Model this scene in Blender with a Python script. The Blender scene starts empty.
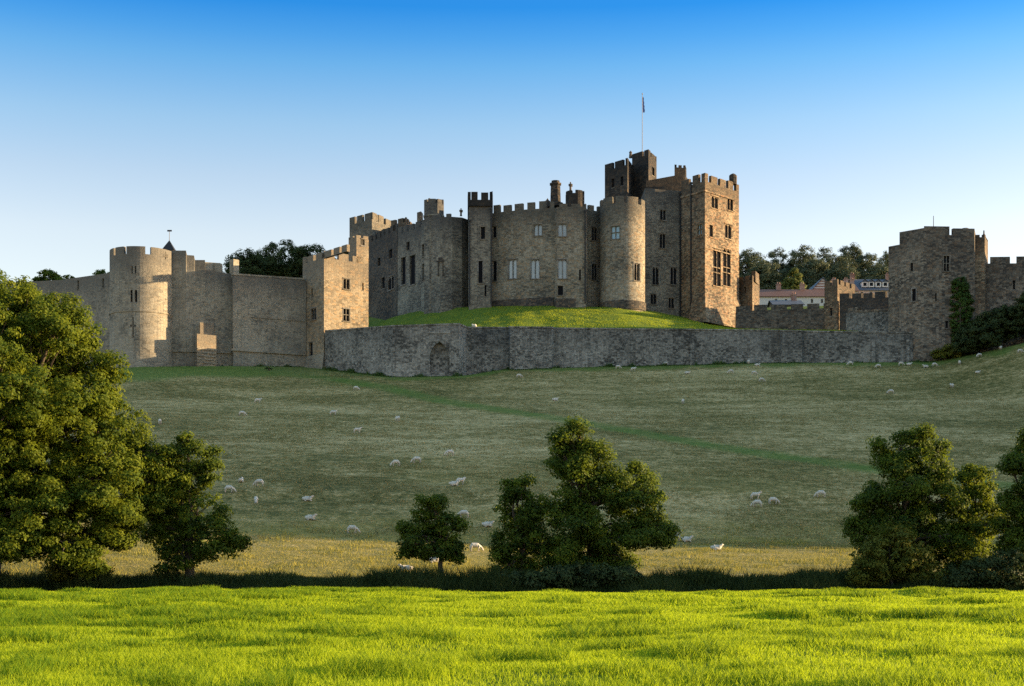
import bpy, bmesh, math, random
import numpy as np
from mathutils import Vector

R = math.radians
rnd = random.Random(7)
SC = bpy.context.scene
COL = SC.collection

# ------------------------------------------------------------------ camera, sky, sun, exposure
F, HORIZ, EYE = 1400.0, 540.0, 1.7          # focal length in pixels, eye-level row, eye height
cam_d = bpy.data.cameras.new("camera")
cam = bpy.data.objects.new("camera", cam_d)
COL.objects.link(cam)
cam_d.sensor_width = 36.0
cam_d.lens = F / 1024 * 36.0
cam_d.shift_y = (HORIZ - 343.0) / 1024
cam_d.clip_end = 6000
cam_d.clip_start = 0.1
cam.location = (0, 0, EYE)
cam.rotation_euler = (R(90), 0, 0)
SC.camera = cam

SUN_EL, SUN_BACK = 10.0, 8.0               # elevation; how far behind the castle line the sun stands
S = Vector((math.cos(R(SUN_BACK)) * math.cos(R(SUN_EL)), math.sin(R(SUN_BACK)) * math.cos(R(SUN_EL)), math.sin(R(SUN_EL))))
W = bpy.data.worlds.new("World")
SC.world = W
W.use_nodes = True
nt = W.node_tree
for n_ in list(nt.nodes):
    nt.nodes.remove(n_)
wo = nt.nodes.new("ShaderNodeOutputWorld")
bg = nt.nodes.new("ShaderNodeBackground")
sky = nt.nodes.new("ShaderNodeTexSky")
sky.sky_type = 'NISHITA'
sky.sun_disc = False
sky.sun_elevation = R(SUN_EL)
sky.sun_rotation = R(90 - SUN_BACK)
sky.air_density, sky.dust_density, sky.ozone_density = 1.0, 0.6, 2.0
bg.inputs[1].default_value = 0.15
tc = nt.nodes.new("ShaderNodeTexCoord")
sx = nt.nodes.new("ShaderNodeSeparateXYZ")
nt.links.new(tc.outputs["Generated"], sx.inputs[0])
rp = nt.nodes.new("ShaderNodeValToRGB")     # sky tint by height; overhead stops brightened and warmed to fill shaded areas
SKY_RAMP = [(0.0, (1.0, 0.70, 0.57)), (0.209, (0.92, 0.67, 0.565)), (0.248, (0.76, 0.615, 0.56)), (0.283, (0.564, 0.577, 0.578)), (0.32, (0.282, 0.484, 0.60)),
            (0.337, (0.155, 0.41, 0.606)), (0.358, (0.045, 0.32, 0.60)), (0.46, (1.1, 1.0, 0.84)), (1.0, (1.3, 1.18, 0.95))]
els = rp.color_ramp.elements
while len(els) < len(SKY_RAMP):
    els.new(0.5)
for e_, (p_, c_) in zip(els, SKY_RAMP):
    e_.position = p_
    e_.color = (*c_, 1)
nt.links.new(sx.outputs[2], rp.inputs[0])
mx = nt.nodes.new("ShaderNodeMix")
mx.data_type = 'RGBA'
mx.blend_type = 'MULTIPLY'
mx.inputs[0].default_value = 1
nt.links.new(sky.outputs[0], mx.inputs[6])
nt.links.new(rp.outputs[0], mx.inputs[7])
nt.links.new(mx.outputs[2], bg.inputs[0])
nt.links.new(bg.outputs[0], wo.inputs[0])

sun_d = bpy.data.lights.new("sun", 'SUN')
sun_d.energy = 4.4
sun_d.angle = R(0.5)
sun_d.color = (1.0, 0.70, 0.38)
sun = bpy.data.objects.new("sun", sun_d)
sun.rotation_euler = S.to_track_quat('Z', 'Y').to_euler()
sun.location = (60, 0, 60)
COL.objects.link(sun)

SC.view_settings.view_transform = 'Standard'
SC.view_settings.look = 'None'
SC.view_settings.exposure = 1.9
SC.view_settings.gamma = 1.0
SC.view_settings.use_curve_mapping = False
SC.cycles.use_denoising = False
SC.cycles.max_bounces = 6
SC.cycles.diffuse_bounces = 3
SC.cycles.transmission_bounces = 4
SC.cycles.transparent_max_bounces = 4

# ------------------------------------------------------------------ helpers
def PX(px, Y):
    return (px - 512.0) / F * Y
def PZ(py, Y):
    return EYE + (HORIZ - py) / F * Y
def P2(px, Y):
    return (PX(px, Y), float(Y))

def smooth(a, b, x):
    t = np.clip((x - a) / (b - a), 0, 1)
    return t * t * (3 - 2 * t)

def vnoise(x, y, scale, seed=0):
    """smooth value noise, about -1..1"""
    x = np.asarray(x, float) / scale + seed * 17.31
    y = np.asarray(y, float) / scale - seed * 9.77
    xi, yi = np.floor(x), np.floor(y)
    fx, fy = x - xi, y - yi
    fx, fy = fx * fx * (3 - 2 * fx), fy * fy * (3 - 2 * fy)
    def h(a, b):
        v = np.sin(a * 127.1 + b * 311.7 + seed * 74.7) * 43758.5453
        return (v - np.floor(v)) * 2 - 1
    return ((h(xi, yi) * (1 - fx) + h(xi + 1, yi) * fx) * (1 - fy)
            + (h(xi, yi + 1) * (1 - fx) + h(xi + 1, yi + 1) * fx) * fy)

def tag(o, label=None, cat=None, group=None, kind=None):
    if label: o["label"] = label
    if cat: o["category"] = cat
    if group: o["group"] = group
    if kind: o["kind"] = kind
    return o

ORG = {}
def thing(name, label, cat, loc, group=None):
    o = bpy.data.objects.new(name, None)
    o.empty_display_size = 1.0
    o.location = loc
    COL.objects.link(o)
    ORG[o.name] = Vector(loc)
    return tag(o, label, cat, group)

def origin(o):
    while o is not None:
        if o.name in ORG:
            return ORG[o.name]
        o = o.parent
    return Vector((0, 0, 0))

def link_mesh(name, me, mats, parent=None):
    o = bpy.data.objects.new(name, me)
    for m in (mats if isinstance(mats, (list, tuple)) else [mats]):
        me.materials.append(m)
    COL.objects.link(o)
    if parent is not None:
        o.parent = parent
    return o

class MB:
    """collects faces with UVs in metres; build() links them as one mesh object"""
    w0 = 50.0        # metres below the weathered wall top
    def __init__(s):
        s.v, s.f, s.uv, s.mi, s.weld = [], [], [], [], False
        s.wear = []
    def face(s, pts, uvs=None, mi=0, wear=None):
        s.wear.extend(wear if wear else [s.w0] * len(pts))
        i = len(s.v)
        s.v.extend([tuple(p) for p in pts])
        s.f.append(tuple(range(i, i + len(pts))))
        if uvs is None:
            p0, p1, p2 = Vector(pts[0]), Vector(pts[1]), Vector(pts[2])
            n = (p1 - p0).cross(p2 - p0)
            if abs(n.z) > max(abs(n.x), abs(n.y)):
                uvs = [(p[0], p[1]) for p in pts]
            elif abs(n.y) > abs(n.x):
                uvs = [(p[0], p[2]) for p in pts]
            else:
                uvs = [(p[1], p[2]) for p in pts]
        s.uv.extend(uvs)
        s.mi.append(mi)
    def box(s, x0, x1, y0, y1, z0, z1, mi=0, bottom=True):
        c = lambda x, y, z: (x, y, z)
        s.face([c(x0, y0, z0), c(x1, y0, z0), c(x1, y0, z1), c(x0, y0, z1)], mi=mi)
        s.face([c(x1, y0, z0), c(x1, y1, z0), c(x1, y1, z1), c(x1, y0, z1)], mi=mi)
        s.face([c(x1, y1, z0), c(x0, y1, z0), c(x0, y1, z1), c(x1, y1, z1)], mi=mi)
        s.face([c(x0, y1, z0), c(x0, y0, z0), c(x0, y0, z1), c(x0, y1, z1)], mi=mi)
        s.face([c(x0, y0, z1), c(x1, y0, z1), c(x1, y1, z1), c(x0, y1, z1)], mi=mi)
        if bottom:
            s.face([c(x0, y1, z0), c(x1, y1, z0), c(x1, y0, z0), c(x0, y0, z0)], mi=mi)
    def obox(s, o, d, n, a0, a1, z0, z1, q0, q1):
        """box along d from a0..a1, along n from q0..q1 (q1 outermost), z0..z1; o, d, n are plan vectors"""
        def p(a, q, z):
            return (o[0] + d[0] * a + n[0] * q, o[1] + d[1] * a + n[1] * q, z)
        s.face([p(a0, q1, z0), p(a1, q1, z0), p(a1, q1, z1), p(a0, q1, z1)], [(a0, z0), (a1, z0), (a1, z1), (a0, z1)])
        s.face([p(a1, q1, z0), p(a1, q0, z0), p(a1, q0, z1), p(a1, q1, z1)])
        s.face([p(a0, q0, z0), p(a0, q1, z0), p(a0, q1, z1), p(a0, q0, z1)])
        s.face([p(a0, q1, z1), p(a1, q1, z1), p(a1, q0, z1), p(a0, q0, z1)])
        s.face([p(a0, q0, z0), p(a1, q0, z0), p(a1, q1, z0), p(a0, q1, z0)])
        s.face([p(a1, q0, z0), p(a0, q0, z0), p(a0, q0, z1), p(a1, q0, z1)])
    def lathe(s, cx, cy, prof, n=16, mi=0, a_off=0.0):
        for (r0, z0), (r1, z1) in zip(prof, prof[1:]):
            for k in range(n):
                a, b = a_off + 2 * math.pi * k / n, a_off + 2 * math.pi * (k + 1) / n
                q = [(cx + r0 * math.cos(a), cy + r0 * math.sin(a), z0), (cx + r0 * math.cos(b), cy + r0 * math.sin(b), z0),
                     (cx + r1 * math.cos(b), cy + r1 * math.sin(b), z1), (cx + r1 * math.cos(a), cy + r1 * math.sin(a), z1)]
                u0, u1 = a * max(r0, r1), b * max(r0, r1)
                uv = [(u0, z0), (u1, z0), (u1, z1), (u0, z1)]
                if r1 < 1e-4: q, uv = q[:3], uv[:3]
                elif r0 < 1e-4: q, uv = q[1:], uv[1:]
                s.face(q, uv, mi)
    def build(s, name, mats, parent=None):
        o0 = origin(parent)
        me = bpy.data.meshes.new(name)
        me.from_pydata([(v[0] - o0.x, v[1] - o0.y, v[2] - o0.z) for v in s.v], [], s.f)
        uvl = me.uv_layers.new(name="UVMap")
        uvl.data.foreach_set("uv", np.array(s.uv, dtype=np.float32).ravel())
        wl = me.uv_layers.new(name="Wear")
        wl.data.foreach_set("uv", np.stack([np.zeros(len(s.wear)), np.array(s.wear)], -1).astype(np.float32).ravel())
        uvl.active = True; uvl.active_render = True
        me.polygons.foreach_set("material_index", s.mi)
        if s.weld:
            bm = bmesh.new(); bm.from_mesh(me)
            bmesh.ops.remove_doubles(bm, verts=bm.verts, dist=0.0005)
            bm.to_mesh(me); bm.free()
        me.update()
        return link_mesh(name, me, mats, parent)

class Path:
    """a plan polyline; the outside lies to the right of the walking direction"""
    def __init__(s, pts, closed=False):
        s.p = [tuple(map(float, q[:2])) for q in pts]
        s.closed = closed
        if closed: s.p.append(s.p[0])
        s.d, s.n, s.L, s.cum = [], [], [], [0.0]
        for a, b in zip(s.p, s.p[1:]):
            dx, dy = b[0] - a[0], b[1] - a[1]
            l = math.hypot(dx, dy)
            s.d.append((dx / l, dy / l)); s.n.append((dy / l, -dx / l)); s.L.append(l)
            s.cum.append(s.cum[-1] + l)
        s.len = s.cum[-1]
        s.vn = []
        m = len(s.L)
        for i in range(m + 1):
            if closed: a, b = s.n[(i - 1) % m], s.n[i % m]
            else: a, b = s.n[max(i - 1, 0)], s.n[min(i, m - 1)]
            x, y = a[0] + b[0], a[1] + b[1]
            k = 2.0 / max(x * x + y * y, 0.3)
            s.vn.append((x * k, y * k))
    def seg(s, u):
        for i in range(len(s.L)):
            if u <= s.cum[i + 1] + 1e-9: return i
        return len(s.L) - 1
    def at(s, u, off=0.0):
        i = s.seg(u)
        for j in (i, i + 1):
            if abs(u - s.cum[j]) < 1e-6:
                return (s.p[j][0] + s.vn[j][0] * off, s.p[j][1] + s.vn[j][1] * off)
        t = u - s.cum[i]
        return (s.p[i][0] + s.d[i][0] * t + s.n[i][0] * off, s.p[i][1] + s.d[i][1] * t + s.n[i][1] * off)
    def stops(s, u0, u1):
        return [u0] + [c for c in s.cum if u0 + 1e-5 < c < u1 - 1e-5] + [u1]
    def hit(s, px):
        """path coordinate where the sight line at column px meets the nearest outward-facing segment"""
        k = (px - 512.0) / F
        best = None
        for i, (a, b) in enumerate(zip(s.p, s.p[1:])):
            fa, fb = a[0] - k * a[1], b[0] - k * b[1]
            if fa * fb > 0 or fa == fb: continue
            t = fa / (fa - fb)
            x, y = a[0] + (b[0] - a[0]) * t, a[1] + (b[1] - a[1]) * t
            if s.n[i][0] * x + s.n[i][1] * y > 0: continue
            if best is None or y < best[1]: best = (s.cum[i] + t * s.L[i], y)
        return best

def lerp_on(path, vals):
    if not isinstance(vals, (list, tuple)): return lambda u: vals
    vals = list(vals) + ([vals[0]] if path.closed and len(vals) < len(path.p) else [])
    return lambda u: float(np.interp(u, path.cum, vals))

def wall_face(mb, path, z0, z1, holes=(), depth=0.4, mi=0, u_off=0.0):
    """outer wall surface with real openings; holes = (u0, u1, za, zb)"""
    fz0, fz1 = lerp_on(path, z0), lerp_on(path, z1)
    us = set(path.cum)
    for h in holes: us.update(h[:2])
    us = sorted(us)
    us = [u for i, u in enumerate(us) if i == 0 or u - us[i - 1] > 1e-4]
    for a, b in zip(us, us[1:]):
        pa, pb = path.at(a), path.at(b)
        m = (a + b) / 2
        hs = sorted([h for h in holes if h[0] < m < h[1]], key=lambda h: h[2])
        lo = (fz0(a), fz0(b))
        for h in hs + [None]:
            hi = (fz1(a), fz1(b)) if h is None else (h[2], h[2])
            mb.face([(*pa, lo[0]), (*pb, lo[1]), (*pb, hi[1]), (*pa, hi[0])],
                    [(a + u_off, lo[0]), (b + u_off, lo[1]), (b + u_off, hi[1]), (a + u_off, hi[0])], mi,
                    [fz1(a) - lo[0], fz1(b) - lo[1], fz1(b) - hi[1], fz1(a) - hi[0]])
            if h is not None:
                qa, qb = path.at(a, -depth), path.at(b, -depth)
                mb.face([(*pa, h[2]), (*pb, h[2]), (*qb, h[2]), (*qa, h[2])], mi=mi)
                mb.face([(*qa, h[3]), (*qb, h[3]), (*pb, h[3]), (*pa, h[3])], mi=mi)
                lo = (h[3], h[3])
    for u0, u1, za, zb in holes:
        for u, fl in ((u0, 0), (u1, 1)):
            p, q = path.at(u), path.at(u, -depth)
            f = [(*p, za), (*q, za), (*q, zb), (*p, zb)]
            mb.face(f[::-1] if fl else f, mi=mi)

def strip(mb, path, u0, u1, z0, z1, out=0.0, inn=-0.5, out_b=None, ends=True, back=True, bottom=False, mi=0):
    """a solid band following the path between u0 and u1"""
    fz0 = lerp_on(path, z0) if isinstance(z0, (list, tuple)) else (z0 if callable(z0) else (lambda u: z0))
    fz1 = lerp_on(path, z1) if isinstance(z1, (list, tuple)) else (z1 if callable(z1) else (lambda u: z1))
    if out_b is None: out_b = out
    us = path.stops(u0, u1)
    for a, b in zip(us, us[1:]):
        A, B = path.at(a, out), path.at(b, out)
        Ab, Bb = path.at(a, out_b), path.at(b, out_b)
        C, D = path.at(a, inn), path.at(b, inn)
        mb.face([(*Ab, fz0(a)), (*Bb, fz0(b)), (*B, fz1(b)), (*A, fz1(a))], [(a, fz0(a)), (b, fz0(b)), (b, fz1(b)), (a, fz1(a))], mi)
        mb.face([(*A, fz1(a)), (*B, fz1(b)), (*D, fz1(b)), (*C, fz1(a))], mi=mi)
        if back: mb.face([(*D, fz0(b)), (*C, fz0(a)), (*C, fz1(a)), (*D, fz1(b))], mi=mi)
        if bottom: mb.face([(*Bb, fz0(b)), (*Ab, fz0(a)), (*C, fz0(a)), (*D, fz0(b))], mi=mi)
    if ends:
        for u, fl in ((u0, 0), (u1, 1)):
            A, Ab, C = path.at(u, out), path.at(u, out_b), path.at(u, inn)
            f = [(*C, fz0(u)), (*Ab, fz0(u)), (*A, fz1(u)), (*C, fz1(u))]
            mb.face(f[::-1] if fl else f, mi=mi)

def crenel(mb, path, fz, cells, t=0.55):
    """one connected battlement: cells = (u0, u1, height) side by side along the path"""
    mb.w0 = 0.0
    ps = []
    for a, b, h in cells:
        st = path.stops(a, b)
        ps += [(p, q, h) for p, q in zip(st, st[1:])]
    for i, (a, b, h) in enumerate(ps):
        A, B, C, D = path.at(a), path.at(b), path.at(a, -t), path.at(b, -t)
        za, zb = fz(a), fz(b)
        mb.face([(*A, za), (*B, zb), (*B, zb + h), (*A, za + h)], [(a, za), (b, zb), (b, zb + h), (a, za + h)])
        mb.face([(*A, za + h), (*B, zb + h), (*D, zb + h), (*C, za + h)])
        mb.face([(*D, zb), (*C, za), (*C, za + h), (*D, zb + h)])
        hp = ps[i - 1][2] if i else 0
        if abs(hp - h) > 1e-4:
            mb.face([(*C, za + hp), (*A, za + hp), (*A, za + h), (*C, za + h)])
        if i == len(ps) - 1:
            mb.face([(*B, zb), (*D, zb), (*D, zb + h), (*B, zb + h)])
    mb.weld = True

def merlons(mb, path, z, u0, u1, w=1.5, g=0.9, h=1.15, t=0.55, low=0.06, start=0.0, seed=0):
    """crenellation along the path: a low parapet with merlons growing out of it"""
    rr = random.Random(seed)
    fz = z if callable(z) else (lambda u: z)
    u, cells = u0 + start, []
    if start > 0: cells.append((u0, u, low))
    while u < u1 - 0.02:
        e = min(u + w * rr.uniform(0.85, 1.15), u1)
        cells.append((u, e, low + h * rr.uniform(0.88, 1.08)))
        u = e
        if u < u1 - 0.02:
            e = min(u + g * rr.uniform(0.85, 1.2), u1)
            cells.append((u, e, low))
            u = e
    crenel(mb, path, fz, cells, t)

# ------------------------------------------------------------------ materials
class NT:
    def __init__(s, name):
        s.m = bpy.data.materials.new(name)
        s.m.use_nodes = True
        s.t = s.m.node_tree
        s.t.nodes.clear()
        s.out = s.n("ShaderNodeOutputMaterial")
    def n(s, typ, **kw):
        o = s.t.nodes.new(typ)
        for k, v in kw.items():
            if k.startswith("i_"):
                key = k[2:]
                o.inputs[int(key) if key.isdigit() else key].default_value = v
            else: setattr(o, k, v)
        return o
    def l(s, a, b): s.t.links.new(a, b)
    def ramp(s, fac, stops, interp='LINEAR'):
        r = s.n("ShaderNodeValToRGB")
        r.color_ramp.interpolation = interp
        e = r.color_ramp.elements
        while len(e) < len(stops): e.new(0.5)
        for q, (p, c) in zip(e, stops):
            q.position = p
            q.color = (*c, 1) if len(c) == 3 else c
        s.l(fac, r.inputs[0])
        return r.outputs[0]
    def mix(s, fac, a, b, mode='MIX'):
        x = s.n("ShaderNodeMix", data_type='RGBA', blend_type=mode)
        for sock, v in ((x.inputs[0], fac), (x.inputs[6], a), (x.inputs[7], b)):
            if isinstance(v, bpy.types.NodeSocket): s.l(v, sock)
            else: sock.default_value = (*v, 1) if isinstance(v, tuple) and len(v) == 3 else v
        return x.outputs[2]
    def math(s, op, a, b=0.0):
        x = s.n("ShaderNodeMath", operation=op)
        for sock, v in ((x.inputs[0], a), (x.inputs[1], b)):
            if isinstance(v, bpy.types.NodeSocket): s.l(v, sock)
            else: sock.default_value = v
        return x.outputs[0]
    def noise(s, vec, scale, detail=4, rough=0.6, stretch=None):
        if stretch:
            mp = s.n("ShaderNodeMapping")
            mp.inputs["Scale"].default_value = stretch
            s.l(vec, mp.inputs[0])
            vec = mp.outputs[0]
        x = s.n("ShaderNodeTexNoise", i_Scale=scale, i_Detail=detail, i_Roughness=rough)
        s.l(vec, x.inputs["Vector"])
        return x.outputs[0]
    def principled(s, color, rough=0.9, normal=None, spec=0.3):
        b = s.n("ShaderNodeBsdfPrincipled", i_Roughness=rough)
        b.inputs["Specular IOR Level"].default_value = spec
        if isinstance(color, bpy.types.NodeSocket): s.l(color, b.inputs["Base Color"])
        else: b.inputs["Base Color"].default_value = (*color, 1)
        if normal is not None: s.l(normal, b.inputs["Normal"])
        return b
    def done(s, bsdf):
        s.l(bsdf.outputs[0], s.out.inputs[0])
        return s.m

def stone_mat(name, dark, mid, light, bw=0.52, bh=0.27, contrast=1.0, stain=(0.5, 0.5, 0.5), stain_amt=0.5, streak=0.4, bump=0.35, warm=None, patch=None, top_wear=0.7):
    k = NT(name)
    uv = k.n("ShaderNodeTexCoord").outputs["UV"]
    wob = k.n("ShaderNodeTexNoise", i_Scale=0.8, i_Detail=2.0)
    k.l(uv, wob.inputs["Vector"])
    off = k.n("ShaderNodeVectorMath", operation='MULTIPLY_ADD')
    k.l(wob.outputs["Color"], off.inputs[0])
    off.inputs[1].default_value = (0.35, 0.18, 0)
    k.l(uv, off.inputs[2])
    mp = k.n("ShaderNodeMapping")
    mp.inputs["Scale"].default_value = (1 / bw, 1 / bh, 1)
    k.l(off.outputs[0], mp.inputs[0])
    vo = k.n("ShaderNodeTexVoronoi", feature='F1', voronoi_dimensions='2D', i_Scale=1.0, i_Randomness=0.62)
    k.l(mp.outputs[0], vo.inputs["Vector"])
    ve = k.n("ShaderNodeTexVoronoi", feature='DISTANCE_TO_EDGE', voronoi_dimensions='2D', i_Scale=1.0, i_Randomness=0.62)
    k.l(mp.outputs[0], ve.inputs["Vector"])
    sep = k.n("ShaderNodeSeparateColor")
    k.l(vo.outputs["Color"], sep.inputs[0])
    big = k.noise(uv, 0.16, 5, 0.65)
    fine = k.noise(uv, 3.5, 4, 0.7)
    v = k.math('MULTIPLY', k.math('SUBTRACT', sep.outputs[0], 0.5), 0.5 * contrast)
    v = k.math('ADD', v, k.math('MULTIPLY', k.math('SUBTRACT', big, 0.5), 1.5))
    v = k.math('ADD', v, k.math('MULTIPLY', k.math('SUBTRACT', fine, 0.5), 1.3))
    v = k.math('ADD', v, 0.5)
    c = k.ramp(v, [(0.12, dark), (0.5, mid), (0.92, light)])
    # warm / odd stones
    if warm:
        sel = k.math('GREATER_THAN', sep.outputs[1], 0.8)
        c = k.mix(k.math('MULTIPLY', sel, 0.55), c, warm)
    # weather: rain streaks and sooty patches
    st = k.noise(uv, 1.0, 4, 0.7, (0.9, 0.09, 1))
    sm = k.n("ShaderNodeMapRange", i_1=0.52, i_2=0.75)
    k.l(st, sm.inputs[0])
    c = k.mix(k.math('MULTIPLY', sm.outputs[0], streak), c, stain)
    pt = k.noise(uv, 0.09, 6, 0.7)
    pm = k.n("ShaderNodeMapRange", i_1=0.5, i_2=0.72)
    k.l(pt, pm.inputs[0])
    c = k.mix(k.math('MULTIPLY', pm.outputs[0], stain_amt), c, stain)
    if patch:   # lichen / limewash patches
        lp = k.noise(uv, 0.9, 5, 0.75, (1.3, 0.3, 1))
        lm = k.n("ShaderNodeMapRange", i_1=0.56, i_2=0.68)
        k.l(lp, lm.inputs[0])
        c = k.mix(k.math('MULTIPLY', lm.outputs[0], 0.6), c, patch)
    wu = k.n("ShaderNodeUVMap", uv_map="Wear")
    wsep = k.n("ShaderNodeSeparateXYZ")
    k.l(wu.outputs[0], wsep.inputs[0])
    wd = k.math('ADD', wsep.outputs[1], k.math('MULTIPLY', k.math('SUBTRACT', st, 0.5), 9.0))
    wd = k.math('ADD', wd, k.math('MULTIPLY', k.math('SUBTRACT', fine, 0.5), 3.0))
    wm = k.n("ShaderNodeMapRange", i_1=4.8, i_2=0.8)
    k.l(wd, wm.inputs[0])
    c = k.mix(k.math('MULTIPLY', wm.outputs[0], top_wear), c, tuple(x * 0.9 for x in stain))
    jm = k.n("ShaderNodeMapRange", i_1=0.0, i_2=0.09)
    k.l(ve.outputs["Distance"], jm.inputs[0])
    jm.inputs[3].default_value, jm.inputs[4].default_value = 0.35, 0.0
    c = k.mix(jm.outputs[0], c, tuple(x * 0.55 for x in dark))
    hgt = k.math('ADD', k.math('MULTIPLY', jm.outputs[0], -1.6), k.math('MULTIPLY', sep.outputs[2], 0.7))
    hgt = k.math('ADD', hgt, fine)
    bp = k.n("ShaderNodeBump", i_Strength=bump, i_Distance=0.12)
    k.l(hgt, bp.inputs["Height"])
    return k.done(k.principled(c, 0.93, bp.outputs[0], 0.2))

M = {}
M["keep"] = stone_mat("keep_stone", (0.075, 0.071, 0.058), (0.21, 0.192, 0.148), (0.33, 0.3, 0.235), stain=(0.07, 0.068, 0.06), stain_amt=0.45, warm=(0.27, 0.19, 0.11))
M["grey"] = stone_mat("grey_stone", (0.06, 0.058, 0.051), (0.17, 0.159, 0.13), (0.28, 0.26, 0.205), stain=(0.06, 0.06, 0.06), stain_amt=0.6)
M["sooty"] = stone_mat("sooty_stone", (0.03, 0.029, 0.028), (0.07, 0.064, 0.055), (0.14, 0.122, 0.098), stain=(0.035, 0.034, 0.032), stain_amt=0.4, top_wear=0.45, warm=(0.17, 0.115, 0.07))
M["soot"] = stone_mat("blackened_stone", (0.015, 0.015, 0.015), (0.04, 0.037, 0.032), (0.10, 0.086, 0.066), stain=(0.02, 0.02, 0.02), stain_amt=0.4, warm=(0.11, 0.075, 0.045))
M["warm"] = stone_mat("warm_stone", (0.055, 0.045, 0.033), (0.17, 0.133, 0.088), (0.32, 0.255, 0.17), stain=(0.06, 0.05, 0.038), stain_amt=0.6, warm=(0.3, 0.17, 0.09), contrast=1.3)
M["pale"] = stone_mat("pale_stone", (0.1, 0.094, 0.077), (0.25, 0.228, 0.178), (0.35, 0.318, 0.25), bw=0.6, bh=0.28, contrast=0.7, stain=(0.1, 0.097, 0.088), stain_amt=0.65, streak=0.5, warm=(0.28, 0.235, 0.165))
M["square"] = stone_mat("honey_stone", (0.11, 0.092, 0.066), (0.245, 0.202, 0.14), (0.36, 0.3, 0.21), bw=0.55, bh=0.28, contrast=0.9, stain=(0.16, 0.14, 0.11), stain_amt=0.3, warm=(0.38, 0.25, 0.13))
M["rubble"] = stone_mat("rubble_stone", (0.05, 0.05, 0.045), (0.2, 0.195, 0.172), (0.34, 0.333, 0.295), bw=0.45, bh=0.26, contrast=1.1, stain=(0.045, 0.046, 0.044), stain_amt=0.4, streak=0.8, patch=(0.31, 0.31, 0.28), top_wear=0.3)
M["brown"] = stone_mat("brown_stone", (0.05, 0.045, 0.038), (0.14, 0.124, 0.098), (0.25, 0.215, 0.165), contrast=1.5, stain=(0.045, 0.043, 0.04), stain_amt=0.4, streak=0.5, top_wear=0.4, warm=(0.19, 0.13, 0.08))
M["trim"] = stone_mat("trim_stone", (0.06, 0.054, 0.043), (0.125, 0.112, 0.088), (0.2, 0.18, 0.145), bw=1.1, bh=0.6, contrast=0.6)

def plain(name, col, rough=0.8, var=0.25, scale=3.0, spec=0.3, metal=0.0):
    k = NT(name)
    co = k.n("ShaderNodeTexCoord").outputs["Object"]
    v = k.noise(co, scale, 4, 0.65)
    c = k.ramp(v, [(0.25, tuple(x * (1 - var) for x in col)), (0.75, tuple(min(1, x * (1 + var)) for x in col))])
    b = k.principled(c, rough, None, spec)
    b.inputs["Metallic"].default_value = metal
    return k.done(b)

M["pane_dark"] = plain("dark_pane", (0.012, 0.013, 0.016), 0.8, 0.2, 1.0, 0.02)
M["pane_pale"] = plain("pale_pane", (0.33, 0.38, 0.4), 0.12, 0.15, 0.8, 0.6)
M["pane_blue"] = plain("blue_pane", (0.22, 0.36, 0.44), 0.1, 0.2, 0.8, 0.6)
M["frame_white"] = plain("white_frame", (0.55, 0.53, 0.48), 0.6)
M["lead"] = plain("lead", (0.02, 0.021, 0.022), 0.6, 0.3, 4)
M["iron"] = plain("iron", (0.03, 0.03, 0.032), 0.5, 0.2, 8)
M["pole"] = plain("pole_paint", (0.22, 0.22, 0.22), 0.5, 0.1, 4)
M["render_white"] = plain("white_render", (0.52, 0.51, 0.49), 0.85, 0.08, 0.6)
M["brick_pink"] = stone_mat("pink_brick", (0.16, 0.09, 0.07), (0.3, 0.17, 0.13), (0.38, 0.25, 0.2), bw=0.25, bh=0.08, contrast=0.6)
M["timber"] = plain("gable_timber", (0.16, 0.09, 0.075), 0.8)
M["flag_cloth"] = plain("flag_cloth", (0.1, 0.13, 0.28), 0.9)

def roof_mat(name, a, b):
    k = NT(name)
    uv = k.n("ShaderNodeTexCoord").outputs["UV"]
    br = k.n("ShaderNodeTexBrick", i_Scale=1.0)
    br.inputs["Color1"].default_value = (*a, 1); br.inputs["Color2"].default_value = (*b, 1)
    br.inputs["Mortar"].default_value = (*[x * 0.5 for x in a], 1)
    br.inputs["Mortar Size"].default_value = 0.012
    br.inputs["Brick Width"].default_value = 0.3; br.inputs["Row Height"].default_value = 0.22
    k.l(uv, br.inputs["Vector"])
    c = k.mix(k.math('MULTIPLY', k.noise(uv, 0.7, 5, 0.7), 0.5), br.outputs["Color"], tuple(x * 0.55 for x in a))
    return k.done(k.principled(c, 0.7, None, 0.3))
M["pantile"] = roof_mat("red_pantile", (0.15, 0.075, 0.055), (0.2, 0.105, 0.075))
M["slate"] = roof_mat("blue_slate", (0.075, 0.095, 0.125), (0.1, 0.12, 0.155))

def leaf_mat(name, col, back, trans=0.35, hue=0.5):
    """leaf blades: per-leaf tint from the 'tint' attribute, light passing through"""
    k = NT(name)
    at = k.n("ShaderNodeAttribute", attribute_name="tint")
    c = k.mix(at.outputs["Fac"], col, back)
    d = k.principled(c, 0.6, None, 0.1)
    t = k.n("ShaderNodeBsdfTranslucent")
    k.l(k.mix(0.5, c, tuple(min(1, x * 1.25) for x in back)), t.inputs[0])
    m = k.n("ShaderNodeMixShader", i_0=trans)
    k.l(d.outputs[0], m.inputs[1]); k.l(t.outputs[0], m.inputs[2])
    return k.done(m)
M["leaf_oak"] = leaf_mat("leaf_oak", (0.038, 0.074, 0.010), (0.155, 0.19, 0.014), 0.45)
M["leaf_alder"] = leaf_mat("leaf_alder", (0.025, 0.054, 0.012), (0.125, 0.165, 0.014), 0.45)
M["leaf_dark"] = leaf_mat("leaf_dark", (0.028, 0.046, 0.018), (0.06, 0.082, 0.024), 0.25)
M["leaf_bush"] = leaf_mat("leaf_bush", (0.06, 0.08, 0.012), (0.15, 0.15, 0.02))
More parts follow.
